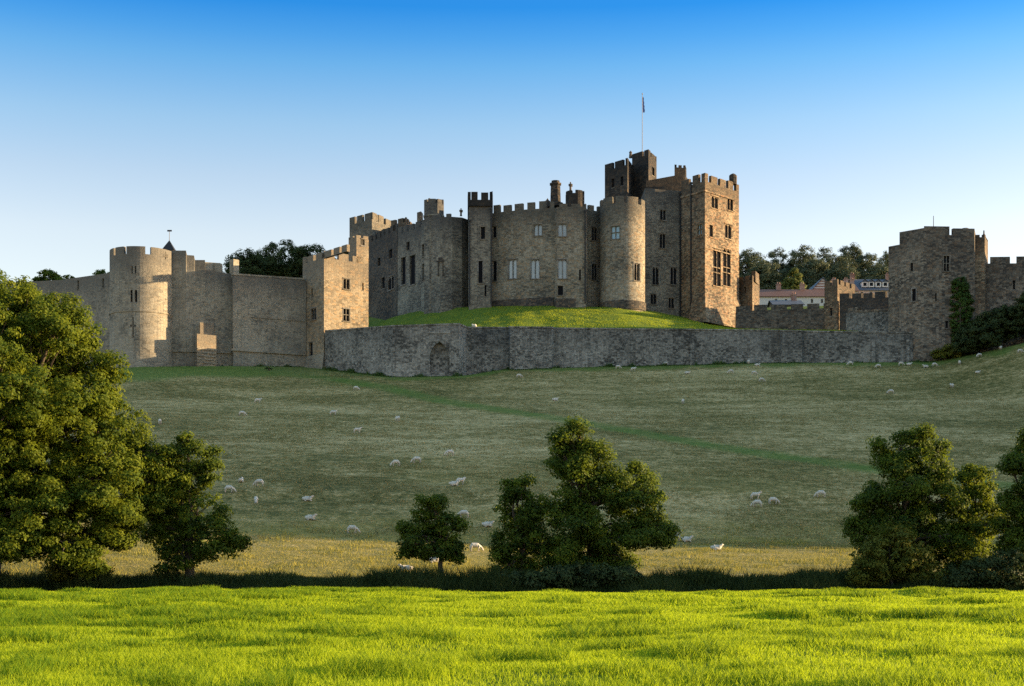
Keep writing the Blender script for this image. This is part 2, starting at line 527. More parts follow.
M["leaf_ivy"] = leaf_mat("leaf_ivy", (0.03, 0.065, 0.014), (0.075, 0.125, 0.025), 0.25)
M["leaf_wood"] = leaf_mat("leaf_wood", (0.055, 0.075, 0.045), (0.095, 0.115, 0.062), 0.2)  # leaf colours lightened and greyed to stand in for distance haze
M["leaf_pale"] = leaf_mat("leaf_pale", (0.08, 0.11, 0.03), (0.14, 0.16, 0.045), 0.3)
M["blade"] = leaf_mat("grass_blade", (0.075, 0.15, 0.008), (0.335, 0.42, 0.014), 0.5)
M["blade_mound"] = leaf_mat("mound_blade", (0.07, 0.125, 0.012), (0.33, 0.38, 0.03), 0.45)
M["blade_dry"] = leaf_mat("dry_blade", (0.15, 0.165, 0.035), (0.31, 0.27, 0.055), 0.3)
M["blade_hill"] = leaf_mat("hill_blade", (0.13, 0.125, 0.04), (0.28, 0.24, 0.105), 0.15)
M["reed"] = leaf_mat("reed_blade", (0.016, 0.03, 0.008), (0.045, 0.062, 0.015), 0.2)
def bark():
    k = NT("bark")
    co = k.n("ShaderNodeTexCoord").outputs["Object"]
    v = k.noise(co, 2.5, 6, 0.7, (1, 1, 0.25))
    c = k.ramp(v, [(0.3, (0.03, 0.024, 0.018)), (0.7, (0.11, 0.09, 0.065))])
    bp = k.n("ShaderNodeBump", i_Strength=0.6, i_Distance=0.05)
    k.l(v, bp.inputs["Height"])
    return k.done(k.principled(c, 0.95, bp.outputs[0], 0.1))
M["bark"] = bark()

def ground_mat():
    k = NT("ground")
    co = k.n("ShaderNodeTexCoord").outputs["Object"]
    at = k.n("ShaderNodeAttribute", attribute_name="zone")
    z = k.n("ShaderNodeSeparateColor")
    k.l(at.outputs["Color"], z.inputs[0])            # R lush meadow, G path / lawn, B dry stubble
    big = k.noise(co, 0.05, 5, 0.65, (0.7, 1.3, 1))
    mid = k.noise(co, 1.1, 4, 0.7, (0.8, 1.0, 1))
    fine = k.noise(co, 3.6, 4, 0.75, (0.8, 1.0, 1))
    ter = k.noise(co, 0.5, 4, 0.65, (0.12, 1.0, 0.6))   # sheep-trod terracettes along the slope
    cen = lambda q, w: k.math('MULTIPLY', k.math('SUBTRACT', q, 0.5), w)
    v = k.math('ADD', cen(big, 1.7), cen(mid, 1.7))
    v = k.math('ADD', v, cen(ter, 0.6))
    v = k.math('ADD', v, cen(fine, 1.9))
    v = k.math('ADD', v, 0.58)
    past = k.ramp(v, [(0.05, (0.055, 0.062, 0.016)), (0.42, (0.158, 0.138, 0.044)), (0.64, (0.275, 0.217, 0.085)), (1.0, (0.46, 0.37, 0.18))])
    lush = k.ramp(fine, [(0.3, (0.05, 0.095, 0.01)), (0.7, (0.13, 0.19, 0.018))])
    lawn = k.ramp(k.math('ADD', k.math('MULTIPLY', fine, 0.6), k.math('MULTIPLY', mid, 0.4)), [(0.3, (0.058, 0.112, 0.018)), (0.7, (0.118, 0.182, 0.034))])
    dry = k.ramp(k.math('ADD', k.math('MULTIPLY', fine, 0.6), k.math('MULTIPLY', mid, 0.4)), [(0.3, (0.13, 0.12, 0.03)), (0.55, (0.25, 0.21, 0.06)), (0.75, (0.36, 0.31, 0.1))])
    c = k.mix(z.outputs[0], past, lush)
    c = k.mix(z.outputs[1], c, lawn)
    c = k.mix(z.outputs[2], c, dry)
    bp = k.n("ShaderNodeBump", i_Strength=0.7, i_Distance=0.25)
    k.l(k.math('ADD', fine, mid), bp.inputs["Height"])
    return k.done(k.principled(c, 0.95, bp.outputs[0], 0.1))
M["ground"] = ground_mat()

def lawn_mat():
    k = NT("mound_lawn")
    co = k.n("ShaderNodeTexCoord").outputs["Object"]
    fine = k.noise(co, 2.4, 6, 0.75)
    mid = k.noise(co, 0.25, 5, 0.65)
    v = k.math('ADD', k.math('MULTIPLY', fine, 0.5), k.math('MULTIPLY', mid, 0.5))
    c = k.ramp(v, [(0.3, (0.05, 0.095, 0.014)), (0.5, (0.1, 0.15, 0.02)), (0.72, (0.19, 0.215, 0.035))])
    bp = k.n("ShaderNodeBump", i_Strength=0.7, i_Distance=0.15)
    k.l(v, bp.inputs["Height"])
    return k.done(k.principled(c, 0.95, bp.outputs[0], 0.1))
M["lawn"] = lawn_mat()

def water_mat():
    k = NT("river_water")
    co = k.n("ShaderNodeTexCoord").outputs["Object"]
    bp = k.n("ShaderNodeBump", i_Strength=0.15, i_Distance=0.05)
    k.l(k.noise(co, 2.0, 3), bp.inputs["Height"])
    return k.done(k.principled((0.015, 0.02, 0.016), 0.06, bp.outputs[0], 0.5))
M["water"] = water_mat()

def fleece_mat():
    k = NT("fleece")
    co = k.n("ShaderNodeTexCoord").outputs["Object"]
    v = k.noise(co, 9, 5, 0.7)
    c = k.ramp(v, [(0.3, (0.4, 0.37, 0.3)), (0.7, (0.62, 0.59, 0.52))])
    bp = k.n("ShaderNodeBump", i_Strength=0.8, i_Distance=0.04)
    k.l(v, bp.inputs["Height"])
    return k.done(k.principled(c, 0.95, bp.outputs[0], 0.1))
M["fleece"] = fleece_mat()
M["sheep_face"] = plain("sheep_face", (0.5, 0.46, 0.4), 0.9)
M["hoof"] = plain("sheep_leg", (0.4, 0.36, 0.3), 0.9)

# ------------------------------------------------------------------ the lie of the land
BASE = [(40, 252, 366), (142, 234, 366.5), (230, 238, 366), (300, 245, 367), (326, 241, 369), (395, 226, 377), (460, 226, 376),
        (505, 233, 369), (640, 236, 366), (780, 235.5, 362.5), (930, 230.5, 362), (955, 228.5, 358), (985, 227, 352), (1024, 225, 343), (1080, 224, 326)]
BX = np.array([PX(a, b) for a, b, c in BASE]); BY = np.array([float(b) for a, b, c in BASE]); BZ = np.array([PZ(c, b) for a, b, c in BASE])
RIDGE = [(116, 3), (129, 27), (145, 37), (163, 41), (185, 47), (205, 57), (224, 61), (236, 61), (246, 56.5), (253, 53), (259, 50.5), (267, 48), (290, 47), (320, 52), (360, 61), (600, 105), (1200, 200)]
RYs = np.array([a for a, b in RIDGE], float); RZs = np.array([b for a, b in RIDGE], float)
TOE0, TOEK = 111.0, 0.14

def H(X, Y):
    X, Y = np.asarray(X, float), np.asarray(Y, float)
    Yt = TOE0 + TOEK * np.clip(X, -90, 70)
    Yb, zb = np.interp(X, BX, BY), np.interp(X, BX, BZ)
    z = 0.0 * X
    z = z + np.where(Y < 60, 0.06 * vnoise(X, Y, 6.0, 1) + 0.085 * vnoise(X, Y * 1.1, 2.0, 2) + 0.03 * vnoise(X, Y, .9, 7), 0)
    z = z - 3.0 * smooth(45.0, 53, Y)
    z = z + 1.9 * smooth(78.5, 86, Y)
    t = np.clip((Y - 86) / (Yt - 86), 0, 1)
    z = z + 2.7 * t
    t = np.clip((Y - Yt) / (Yb - Yt), 0, 1)
    rise = t + 0.03 * np.sin(t * math.pi * 2)
    z = z + (zb - 1.6) * rise
    z = z + np.where(Y > 84, (0.22 * vnoise(X, Y, 17, 3) + 0.10 * vnoise(X, Y * 1.6, 5, 4)) * smooth(84, 95, Y) * (1 - 0.75 * smooth(-14, -2, Y - Yb)), 0)
    # a trodden terrace low on the hill
    z = z + 0.25 * smooth(124, 126, Y - 0.12 * X) * (1 - smooth(126, 134, Y - 0.12 * X))
    back = 1.7 + 0.163 * np.maximum(Y, 300)
    z = z + (np.maximum(back - zb, 0)) * smooth(20, 62, Y - Yb)
    z = np.where(Y > 300, np.maximum(z, 1.7 + 0.163 * Y), z)
    # unseen ridge right of the view, added and shaped to cast the hillside's shade
    rz = np.interp(Y, RYs, RZs) + 2.0 * vnoise(X, Y, 30, 5)
    Xe = 0.372 * Y + 5
    w = smooth(0, 1, (X - Xe) / np.maximum(124 - Xe, 14))
    z = np.where(X > Xe, np.maximum(z, z + (rz - z) * w), z)
    return z

def hit(px, py, y0=60, y1=262):
    Y = np.arange(y0, y1, 0.2)
    X = (px - 512) / F * Y
    g = H(X, Y)
    ray = EYE + (HORIZ - py) / F * Y
    i = np.argmax(g >= ray)
    return float(X[i]), float(Y[i]), float(g[i])

PATHPX = [(262, 369), (330, 378), (384, 387), (440, 401), (500, 410), (560, 419), (640, 433), (700, 444), (780, 457), (860, 468), (960, 480), (1060, 492)]
PATHW = np.array([hit(a, b)[:2] for a, b in PATHPX])

def seg_dist(X, Y, pts):
    d = np.full(X.shape, 1e9)
    for a, b in zip(pts, pts[1:]):
        ab = b - a
        t = np.clip(((X - a[0]) * ab[0] + (Y - a[1]) * ab[1]) / (ab @ ab), 0, 1)
        d = np.minimum(d, np.hypot(X - a[0] - t * ab[0], Y - a[1] - t * ab[1]))
    return d

def zones(X, Y):
    Yt = TOE0 + TOEK * np.clip(X, -90, 70)
    Yb = np.interp(X, BX, BY)
    n1, n2 = vnoise(X, Y, 9, 11), vnoise(X, Y, 2.5, 12)
    lush = 1 - smooth(54, 60, Y)
    path = 1 - smooth(1.1, 2.9, seg_dist(X, Y, PATHW) + n2 * 0.4)
    lawn = smooth(-17, -9, Y - Yb + 4 * n1) * (1 - smooth(-42, -18, X + 0.0 * Y)) * smooth(-75, -66, X)
    near = smooth(-4.5, -1.5, Y - Yb + n2 * 1.5) * 0.8
    g = np.clip(np.maximum(np.maximum(path * (0.75 + 0.25 * n2), lawn * 0.85), near), 0, 1)
    bank = 1 - smooth(86, 90, Y + n2)
    dry = smooth(86, 90, Y + n2) * (1 - smooth(-3, 14, Y - Yt + 3 * n1)) * (Y > 80)
    dry = dry * (0.45 + 0.55 * smooth(-.45, .25, vnoise(X * .22, Y, 1.1, 14) + .4 * vnoise(X * .6, Y, .7, 15)))
    dry2 = smooth(-0.05, 0.5, vnoise(X, Y * 2, 22, 13)) * 0.35 * (Y > Yt) * (1 - smooth(130, 150, Y))
    return lush, np.clip(np.maximum(g, bank * 0.7 * (Y > 70)), 0, 1), np.clip(np.maximum(dry, dry2) * (1 - g), 0, 1)

def grid_mesh(name, xs, ys, hfun, mat, zone=None, kind="structure"):
    X, Y = np.meshgrid(xs, ys)
    Z = hfun(X, Y)
    nx, ny = len(xs), len(ys)
    co = np.stack([X, Y, Z], -1).reshape(-1, 3).astype(np.float32)
    i = np.arange(nx * ny).reshape(ny, nx)
    q = np.stack([i[:-1, :-1], i[:-1, 1:], i[1:, 1:], i[1:, :-1]], -1).reshape(-1, 4)
    me = np_mesh(name, co, q.ravel(), np.full(len(q), 4))
    me.polygons.foreach_set("use_smooth", np.ones(len(q), bool))
    if zone:
        a, b, c = zone(X, Y)
        col = np.stack([a, b, c, np.ones_like(a)], -1).reshape(-1, 4).astype(np.float32)
        at = me.color_attributes.new("zone", 'FLOAT_COLOR', 'POINT')
        at.data.foreach_set("color", col.ravel())
    o = link_mesh(name, me, mat)
    tag(o, kind=kind)
    return o

def np_mesh(name, co, loops, sizes):
    me = bpy.data.meshes.new(name)
    me.vertices.add(len(co))
    me.vertices.foreach_set("co", np.ascontiguousarray(co, np.float32).ravel())
    me.loops.add(len(loops))
    me.loops.foreach_set("vertex_index", np.ascontiguousarray(loops, np.int32))
    me.polygons.add(len(sizes))
    st = np.concatenate([[0], np.cumsum(sizes)[:-1]])
    me.polygons.foreach_set("loop_start", st.astype(np.int32))
    me.polygons.foreach_set("loop_total", np.asarray(sizes, np.int32))
    me.update(calc_edges=True)
    me.validate()
    return me

xs = np.concatenate([np.arange(-420, -120, 12), np.arange(-120, 128, 1.0), np.arange(128, 430, 12)])
ys = np.concatenate([np.arange(-60, 8, 4), np.arange(8, 60, 0.35), np.arange(60, 100, 0.7), np.arange(100, 300, 1.0), np.arange(300, 900, 12)])
grid_mesh("ground", xs, ys, H, M["ground"], zones)
rv = MB()
rv.face([(-400, 52, -2.55), (400, 52, -2.55), (400, 84, -2.55), (-400, 84, -2.55)])
tag(rv.build("river", M["water"]), kind="structure")

# ------------------------------------------------------------------ grass and leaves
def tint_attr(me, vals):
    at = me.attributes.new("tint", 'FLOAT', 'POINT')
    at.data.foreach_set("value", np.ascontiguousarray(vals, np.float32))

def blades(name, X, Y, Z, h, w, lean, tint, mat, rng, kind="stuff"):
    """grass blades: a bent quad and tip each (5 vertices)"""
    n = len(X)
    a = rng.uniform(0, 2 * np.pi, n)
    ux, uy = np.cos(a) * w * 0.5, np.sin(a) * w * 0.5
    b = rng.uniform(0, 2 * np.pi, n)
    lx, ly = np.cos(b) * h * lean, np.sin(b) * h * lean
    co = np.empty((n, 5, 3), np.float32)
    co[:, 0] = np.stack([X - ux, Y - uy, Z - 0.02], -1)
    co[:, 1] = np.stack([X + ux, Y + uy, Z - 0.02], -1)
    co[:, 2] = np.stack([X + ux * .8 + lx * .35, Y + uy * .8 + ly * .35, Z + h * .6], -1)
    co[:, 3] = np.stack([X - ux * .8 + lx * .35, Y - uy * .8 + ly * .35, Z + h * .6], -1)
    co[:, 4] = np.stack([X + lx, Y + ly, Z + h], -1)
    base = (np.arange(n) * 5)[:, None]
    loops = (base + np.array([0, 1, 2, 3, 3, 2, 4])).ravel()
    me = np_mesh(name, co.reshape(-1, 3), loops, np.tile([4, 3], n))
    tint_attr(me, np.repeat(tint, 5))
    o = link_mesh(name, me, mat)
    tag(o, kind=kind)
    return o

G = np.random.default_rng(3)
# the sunlit meadow in front
n = 800000
Y = G.uniform(11.5, 48.5, n)
X = G.uniform(-1, 1, n) * (0.366 * Y + 6)
tuft = np.clip(vnoise(X, Y, 1.7, 21) * 0.6 + vnoise(X * 1.3, Y, 0.75, 22) * 0.5, -1, 1)
rank = smooth(0.12, 0.5, vnoise(X, Y * 1.1, 1.5, 23) * 0.6 + vnoise(X, Y, 0.55, 25) * 0.4 + 0.2 * vnoise(X, Y, 6, 26))       # rank dark tussocks
h = (0.085 + 0.04 * tuft + 0.13 * rank) * G.uniform(0.6, 1.3, n)
h = np.clip(h * (1 - 0.45 * smooth(38, 46, Y)), 0.05, 0.6)
w = 0.008 * np.clip(Y / 15, 0.9, 2.6) * G.uniform(0.7, 1.4, n)
tint = np.clip(0.72 + 0.25 * vnoise(X, Y, 3.5, 24) - 0.75 * rank + G.normal(0, 0.22, n), 0, 1)
o = blades("meadow_grass", X, Y, H(X, Y), h, w, 0.55, tint, M["blade"], G)
# rank growth along the far river bank
n = 110000
Y = G.uniform(80.5, 89, n)
X = G.uniform(-1, 1, n) * 44
clump = smooth(-0.5, 0.8, vnoise(X, Y, 2.2, 31) + 0.5 * vnoise(X, Y, 0.8, 32))
h = (0.5 + 0.75 * clump) * G.uniform(0.5, 1.25, n) * (1 - 0.55 * smooth(85.5, 88.5, Y))
tint = np.clip(0.35 + 0.3 * clump + G.normal(0, 0.2, n), 0, 1)
blades("bank_reeds", X, Y, H(X, Y), h, 0.05 * G.uniform(0.6, 1.3, n), 0.4, tint, M["reed"], G)
# the dry strip beyond the river and the rough pasture of the hill
n = 110000
Y = G.uniform(87, 124, n)
X = G.uniform(-1, 1, n) * (0.366 * Y + 5)
Yt = TOE0 + TOEK * np.clip(X, -90, 70)
kp = Y < Yt + G.uniform(-3, 8, n)
X, Y = X[kp], Y[kp]
tf = smooth(-0.3, 0.8, vnoise(X, Y, 1.3, 41) + 0.5 * vnoise(X, Y, 3.5, 42))
h = (0.06 + 0.2 * tf) * G.uniform(0.5, 1.3, len(X))
blades("dry_grass", X, Y, H(X, Y), h, 0.032 * G.uniform(0.6, 1.4, len(X)), 0.6, np.clip(0.6 + 0.6 * vnoise(X * .22, Y, 1.1, 14) + G.normal(0, .22, len(X)), 0, 1), M["blade_dry"], G)
n = 340000
Y = 108 + 140 * G.uniform(0, 1, n) ** 1.15
X = G.uniform(-1, 1, n) * (0.366 * Y + 4)
Yb = np.interp(X, BX, BY)
tf = vnoise(X * .5, Y, 1.4, 43) + 0.6 * vnoise(X * .6, Y, 6, 44)
l_, g_, d_ = zones(X, Y)
kp = (Y < Yb - 0.6) & (tf > -0.1) & (g_ < 0.45)
X, Y, tf = X[kp], Y[kp], tf[kp]
h = (0.08 + 0.10 * np.clip(tf, 0, 1)) * G.uniform(0.5, 1.4, len(X))
blades("pasture_grass", X, Y, H(X, Y), h, 0.05 * G.uniform(0.6, 1.4, len(X)), 0.7,
       np.clip(0.5 + 0.3 * vnoise(X, Y, 11, 45) + 0.35 * vnoise(X * .5, Y, 1.5, 47) + G.normal(0, .25, len(X)), 0, 1), M["blade_hill"], G)

def tube(mb_v, mb_f, pts, radii, n=7):
    """a tapered limb through pts"""
    pts = [Vector(p) for p in pts]
    rings = []
    for i, p in enumerate(pts):
        d = (pts[min(i + 1, len(pts) - 1)] - pts[max(i - 1, 0)]).normalized()
        a = d.cross(Vector((0.3, 0.9, 0.2))).normalized()
        b = d.cross(a)
        i0 = len(mb_v)
        for k in range(n):
            t = 2 * math.pi * k / n
            mb_v.append(tuple(p + (a * math.cos(t) + b * math.sin(t)) * radii[i]))
        rings.append(i0)
    for r0, r1 in zip(rings, rings[1:]):
        for k in range(n):
            mb_f.append((r0 + k, r0 + (k + 1) % n, r1 + (k + 1) % n, r1 + k))

def leaf_mesh(name, C, N, size, tint, rng):
    """one four-cornered leaf per centre C, facing roughly along N"""
    n = len(C)
    N = N / np.maximum(np.linalg.norm(N, axis=1, keepdims=True), 1e-6)
    r = rng.normal(0, 1, (n, 3))
    a = np.cross(N, r); a /= np.maximum(np.linalg.norm(a, axis=1, keepdims=True), 1e-6)
    b = np.cross(N, a)
    L = size[:, None]
    co = np.empty((n, 4, 3), np.float32)
    co[:, 0] = C - a * L * 0.55
    co[:, 1] = C + b * L * 0.33 + N * L * 0.08
    co[:, 2] = C + a * L * 0.55 - N * L * 0.12
    co[:, 3] = C - b * L * 0.33 + N * L * 0.08
    loops = np.arange(n * 4)
    me = np_mesh(name, co.reshape(-1, 3), loops, np.full(n, 4))
    tint_attr(me, np.repeat(np.clip(tint, 0, 1), 4))
    return me

def roughen(blobs, rr, k=4):
    """break smooth lobes into smaller uneven ones"""
    out = []
    for (cx, cy, cz, rx, ry, rz) in blobs:
        out.append((cx, cy, cz, rx * .84, ry * .84, rz * .84))
        for _ in range(k):
            a, b = rr.uniform(0, 2 * math.pi), rr.uniform(-.9, 1.2)
            s = rr.uniform(.22, .46)
            m = rr.uniform(.6, 1.0)
            out.append((cx + rx * m * math.cos(a) * math.cos(b), cy + ry * m * math.sin(a) * math.cos(b), cz + rz * m * math.sin(b), rx * s, ry * s, rz * s * .85))
    return out

def crown_points(blobs, rng, clump_r, per, fill=0.35, droop=0.0, gap=0.0):
    """blobs = (cx, cy, cz, rx, ry, rz); leaves gathered in clumps over each blob"""
    Cs, Ns, Ts, tips = [], [], [], []
    for bi, (cx, cy, cz, rx, ry, rz) in enumerate(blobs):
        area = 4 * math.pi * ((rx * ry) ** 1.6 / 3 + (rx * rz) ** 1.6 / 3 + (ry * rz) ** 1.6 / 3) ** (1 / 1.6)
        nc = max(6, int(area / (clump_r ** 2) * 0.62))
        d = rng.normal(0, 1, (nc, 3))
        d /= np.linalg.norm(d, axis=1, keepdims=True)
        rad = np.where(rng.uniform(0, 1, nc) < fill, rng.uniform(0.3, 0.8, nc), rng.uniform(0.78, 1.06, nc))
        if gap > 0:
            kp = rng.uniform(0, 1, nc) > gap
            d, rad = d[kp], rad[kp]
        cc = np.array([cx, cy, cz]) + d * rad[:, None] * np.array([rx, ry, rz])
        # keep clumps that are not deep inside another blob
        keep = np.ones(len(cc), bool)
        for bj, o in enumerate(blobs):
            if bj != bi:
                q = ((cc - np.array(o[:3])) / np.array(o[3:6])) ** 2
                keep &= q.sum(1) > 0.3
        cc, d = cc[keep], d[keep]
        for c, dd in zip(cc, d):
            cr = clump_r * rng.uniform(0.4, 1.2)
            m = max(5, int(per * (cr / clump_r) ** 2 * rng.uniform(0.7, 1.2)))
            v = rng.normal(0, 1, (m, 3))
            v /= np.linalg.norm(v, axis=1, keepdims=True)
            p = v * (rng.uniform(0, 1, (m, 1)) ** 0.5) * cr * np.array([1.12, 1.12, 0.75])
            p[:, 2] -= droop * (p[:, 0] ** 2 + p[:, 1] ** 2) / cr
            Cs.append(c + p)
            Ns.append(v * 0.8 + dd * 0.5 + np.array([0, 0, 0.3]) + rng.normal(0, 0.45, (m, 3)))
            Ts.append(np.full(m, rng.normal(0.45, 0.2)) + rng.normal(0, 0.17, m))
        if len(cc): tips.append((bi, cc))
    return np.concatenate(Cs), np.concatenate(Ns), np.concatenate(Ts), tips

def make_tree(name, label, cat, base, blobs, leaf, clump_r, per, mat, seed, trunk_r, fork=0.35, group=None, gap=0.0, fill=0.35, limbs=True, droop=0.1, lean=(0, 0), rough=0):
    rng = np.random.default_rng(seed)
    rr = random.Random(seed)
    t = thing(name, label, cat, base, group)
    o0 = Vector(base)
    main = len(blobs)
    if rough:
        main_ = list(blobs)
        blobs = roughen(blobs, rr, rough)
    C, N, T, tips = crown_points(blobs, rng, clump_r, per, fill, droop, gap)
    low = C[:, 2] < base[2] + 0.25
    C, N, T = C[~low], N[~low], T[~low]
    me = leaf_mesh("crown", C - np.array(base), N, leaf * rng.uniform(0.65, 1.3, len(C)), T, rng)
    link_mesh("crown", me, mat, t)
    v, f = [], []
    top = max(b[2] + b[5] for b in blobs)
    fz = base[2] + (top - base[2]) * fork
    fk = Vector((base[0] + lean[0], base[1] + lean[1], fz))
    mid = o0.lerp(fk, 0.5) + Vector((rr.uniform(-.15, .15), 0, 0))
    tube(v, f, [o0 - Vector((0, 0, .3)) - o0, o0 + Vector((0, 0, .35)) - o0, mid - o0, fk - o0], [trunk_r * 1.5, trunk_r * 1.08, trunk_r * .9, trunk_r * .75], 10)
    for bi, cc in tips:
        if rough and rr.random() < 0.45: continue
        b = Vector(blobs[bi][:3])
        st = fk if b.z > fz else o0.lerp(fk, max(0.6, min(1, (b.z - base[2]) / max(fz - base[2], .1) * 0.8)))
        m1 = st.lerp(b, 0.45) + Vector((rr.uniform(-.3, .3), rr.uniform(-.3, .3), rr.uniform(0, .5)))
        r0 = trunk_r * (0.3 if rough else 0.45)
        tube(v, f, [st - o0, m1 - o0, b - o0], [r0, r0 * .65, r0 * .38], 7)
        if limbs:
            idx = rng.permutation(len(cc))[:min(len(cc), 12)]
            for q in idx:
                e = Vector(cc[q])
                s0 = m1.lerp(b, rr.uniform(0.1, 1))
                m2 = s0.lerp(e, 0.5) + Vector((rr.uniform(-.2, .2), rr.uniform(-.2, .2), rr.uniform(-.1, .35)))
                tube(v, f, [s0 - o0, m2 - o0, e - o0], [r0 * .33, r0 * .2, r0 * .07], 5)
    me = bpy.data.meshes.new("trunk")
    me.from_pydata(v, [], f)
    me.polygons.foreach_set("use_smooth", np.ones(len(f), bool))
    link_mesh("trunk", me, M["bark"], t)
    return t

def blob_px(lst, Y):
    """(px, py, rx_px, rz_px, dY[, ry factor]) -> world ellipsoids at depth Y + dY"""
    out = []
    for q in lst:
        px, py, rx, rz, dY = q[:5]
        d = Y + dY
        k = q[5] if len(q) > 5 else 0.85
        out.append((PX(px, d), d, PZ(py, d), rx / F * d, rx / F * d * k, rz / F * d))
    return out

# ------------------------------------------------------------------ castle builders
def window(parent, path, u0, u1, z0, z1, style, pane, surround, rr):
    """frame as a part, its glass as a sub-part, set inside a real opening"""
    a, b = path.at(u0), path.at(u1)
    Wd = math.hypot(b[0] - a[0], b[1] - a[1])
    d = ((b[0] - a[0]) / Wd, (b[1] - a[1]) / Wd)
    n = (d[1], -d[0])
    f = MB()
    if style == "slit":
        f.obox(a, d, n, -0.1, Wd + 0.1, z0 - 0.14, z0 - 0.01, -0.1, 0.035)
    else:
        f.obox(a, d, n, -0.22, Wd + 0.22, z0 - 0.2, z0 - 0.012, -0.12, 0.13)              # sill
        one_ = style == "one" and surround != "trim"
        if not one_: f.obox(a, d, n, -0.2, Wd + 0.2, z1 + 0.012, z1 + 0.2, -0.12, 0.085)               # hood
        if surround == "trim":
            f.obox(a, d, n, -0.17, -0.012, z0, z1, -0.12, 0.03)                           # jambs
            f.obox(a, d, n, Wd + 0.012, Wd + 0.17, z0, z1, -0.12, 0.03)
        lights = {"two": 2, "cross": 2, "tall": 2, "three": 3, "grid": 2}.get(style, 1)
        lw = Wd / lights
        mw = min(0.06, lw * 0.14)
        for i in range(1, lights):
            f.obox(a, d, n, lw * i - mw, lw * i + mw, z0 + 0.006, z1 - 0.006, -0.26, -0.07)
        if style in ("two", "tall", "three"):                                             # pointed heads
            hh = min(lw * 0.75, (z1 - z0) * 0.3)
            for i in range(lights):
                x0, x1 = lw * i, lw * (i + 1)
                xm = (x0 + x1) / 2
                def q(s, z, o=-0.09): return (a[0] + d[0] * s + n[0] * o, a[1] + d[1] * s + n[1] * o, z)
                f.face([q(x0, z1 - hh), q(x0 + lw * .12, z1 - hh * .45), q(xm, z1), q(x0, z1)])
                f.face([q(x1, z1 - hh), q(x1, z1), q(xm, z1), q(x1 - lw * .12, z1 - hh * .45)])
        if style in ("cross", "grid"):
            zt = z0 + (z1 - z0) * 0.52
            f.obox(a, d, n, 0.01, Wd - 0.01, zt - mw, zt + mw, -0.255, -0.075)
        if style == "tall":
            for fr in (0.36, 0.5):
                zt = z0 + (z1 - z0) * fr
                f.obox(a, d, n, 0.01, Wd - 0.01, zt - 0.09, zt + 0.09, -0.25, -0.075)
    w = f.build("window" if style != "slit" else "arrow_slit", M[surround], parent)
    p = MB()
    qa, qb = path.at(u0, -0.31), path.at(u1, -0.31)
    e = 0.001
    if style == "slit":
        qa, qb = path.at(u0, -0.36), path.at(u1, -0.36)
    p.face([(*qa, z0 - e), (*qb, z0 - e), (*qb, z1 + e), (*qa, z1 + e)])
    if pane != "pane_dark" and style in ("two", "cross", "grid"):                         # sash bars
        pass
    p.build("pane", M[pane], w)
    return w

def resolve(path, holes):
    """(px, py, w_px, h_px, style, pane) -> openings on the path"""
    res = []
    for q in holes:
        px, py, w, h = q[:4]
        style = q[4] if len(q) > 4 else "slit"
        pane = q[5] if len(q) > 5 else "pane_dark"
        r0, r1, rm = path.hit(px - w / 2), path.hit(px + w / 2), path.hit(px)
        if rm is None: continue
        if r0 is None or r1 is None or r1[0] <= r0[0]:
            continue
        Yd = rm[1]
        res.append((r0[0], r1[0], PZ(py + h / 2, Yd), PZ(py - h / 2, Yd), style, pane))
    return res

def tower(parent, name, pts, z0, z1, mat, holes=(), closed=True, surround="trim", top=None, merl=None, wins=True, seed=0, label=None, lowwall=0.0):
    """closed footprint (counter-clockwise), walls from z0 to z1, flat roof; merl = dict for merlons()"""
    path = Path(pts, closed)
    hs = resolve(path, holes)
    mb = MB()
    wall_face(mb, path, z0, z1, [h[:4] for h in hs])
    zs = lerp_on(path, z1)
    if closed:
        mb.face([(*p, zs(c) - 0.02) for p, c in zip(path.p[:-1], path.cum)])
    o = mb.build(name, mat, parent)
    if label: o["label"] = label
    rr = random.Random(seed)
    for h in hs:
        window(parent, path, *h, surround, rr)
    if merl is not None:
        b = MB()
        kw = dict(merl)
        u0, u1 = kw.pop("u", (0, path.len))
        merlons(b, path, zs, u0, u1, seed=seed, **kw)
        b.build("battlement", mat, parent)
    return path

def circle(px, Y, r, n=40, a0=-90):
    cx = PX(px, Y)
    return [(cx + r * math.cos(R(a0 + 360 * k / n)), Y + r * math.sin(R(a0 + 360 * k / n))) for k in range(n)]

def front_back(front, depth):
    """front polyline in (px, Y) plus a parallel back line"""
    f = [P2(*q) for q in front]
    return f + [(f[-1][0], f[-1][1] + depth), (f[0][0], max(f[0][1] + depth, f[-1][1] + depth))]

def band(parent, path, u0, u1, z, h, out, mat, name="string_course"):
    b = MB()
    strip(b, path, u0, u1, z, z + h, out, -0.02, back=False, bottom=True)
    return b.build(name, mat, parent)

def pipe(parent, x, y, z0, z1, r=0.09):
    b = MB()
    b.lathe(x, y, [(r, z0), (r, z1), (r * 1.9, z1 + .01), (r * 1.9, z1 + .35), (0, z1 + .36)], 8)
    return b.build("drainpipe", M["lead"], parent)

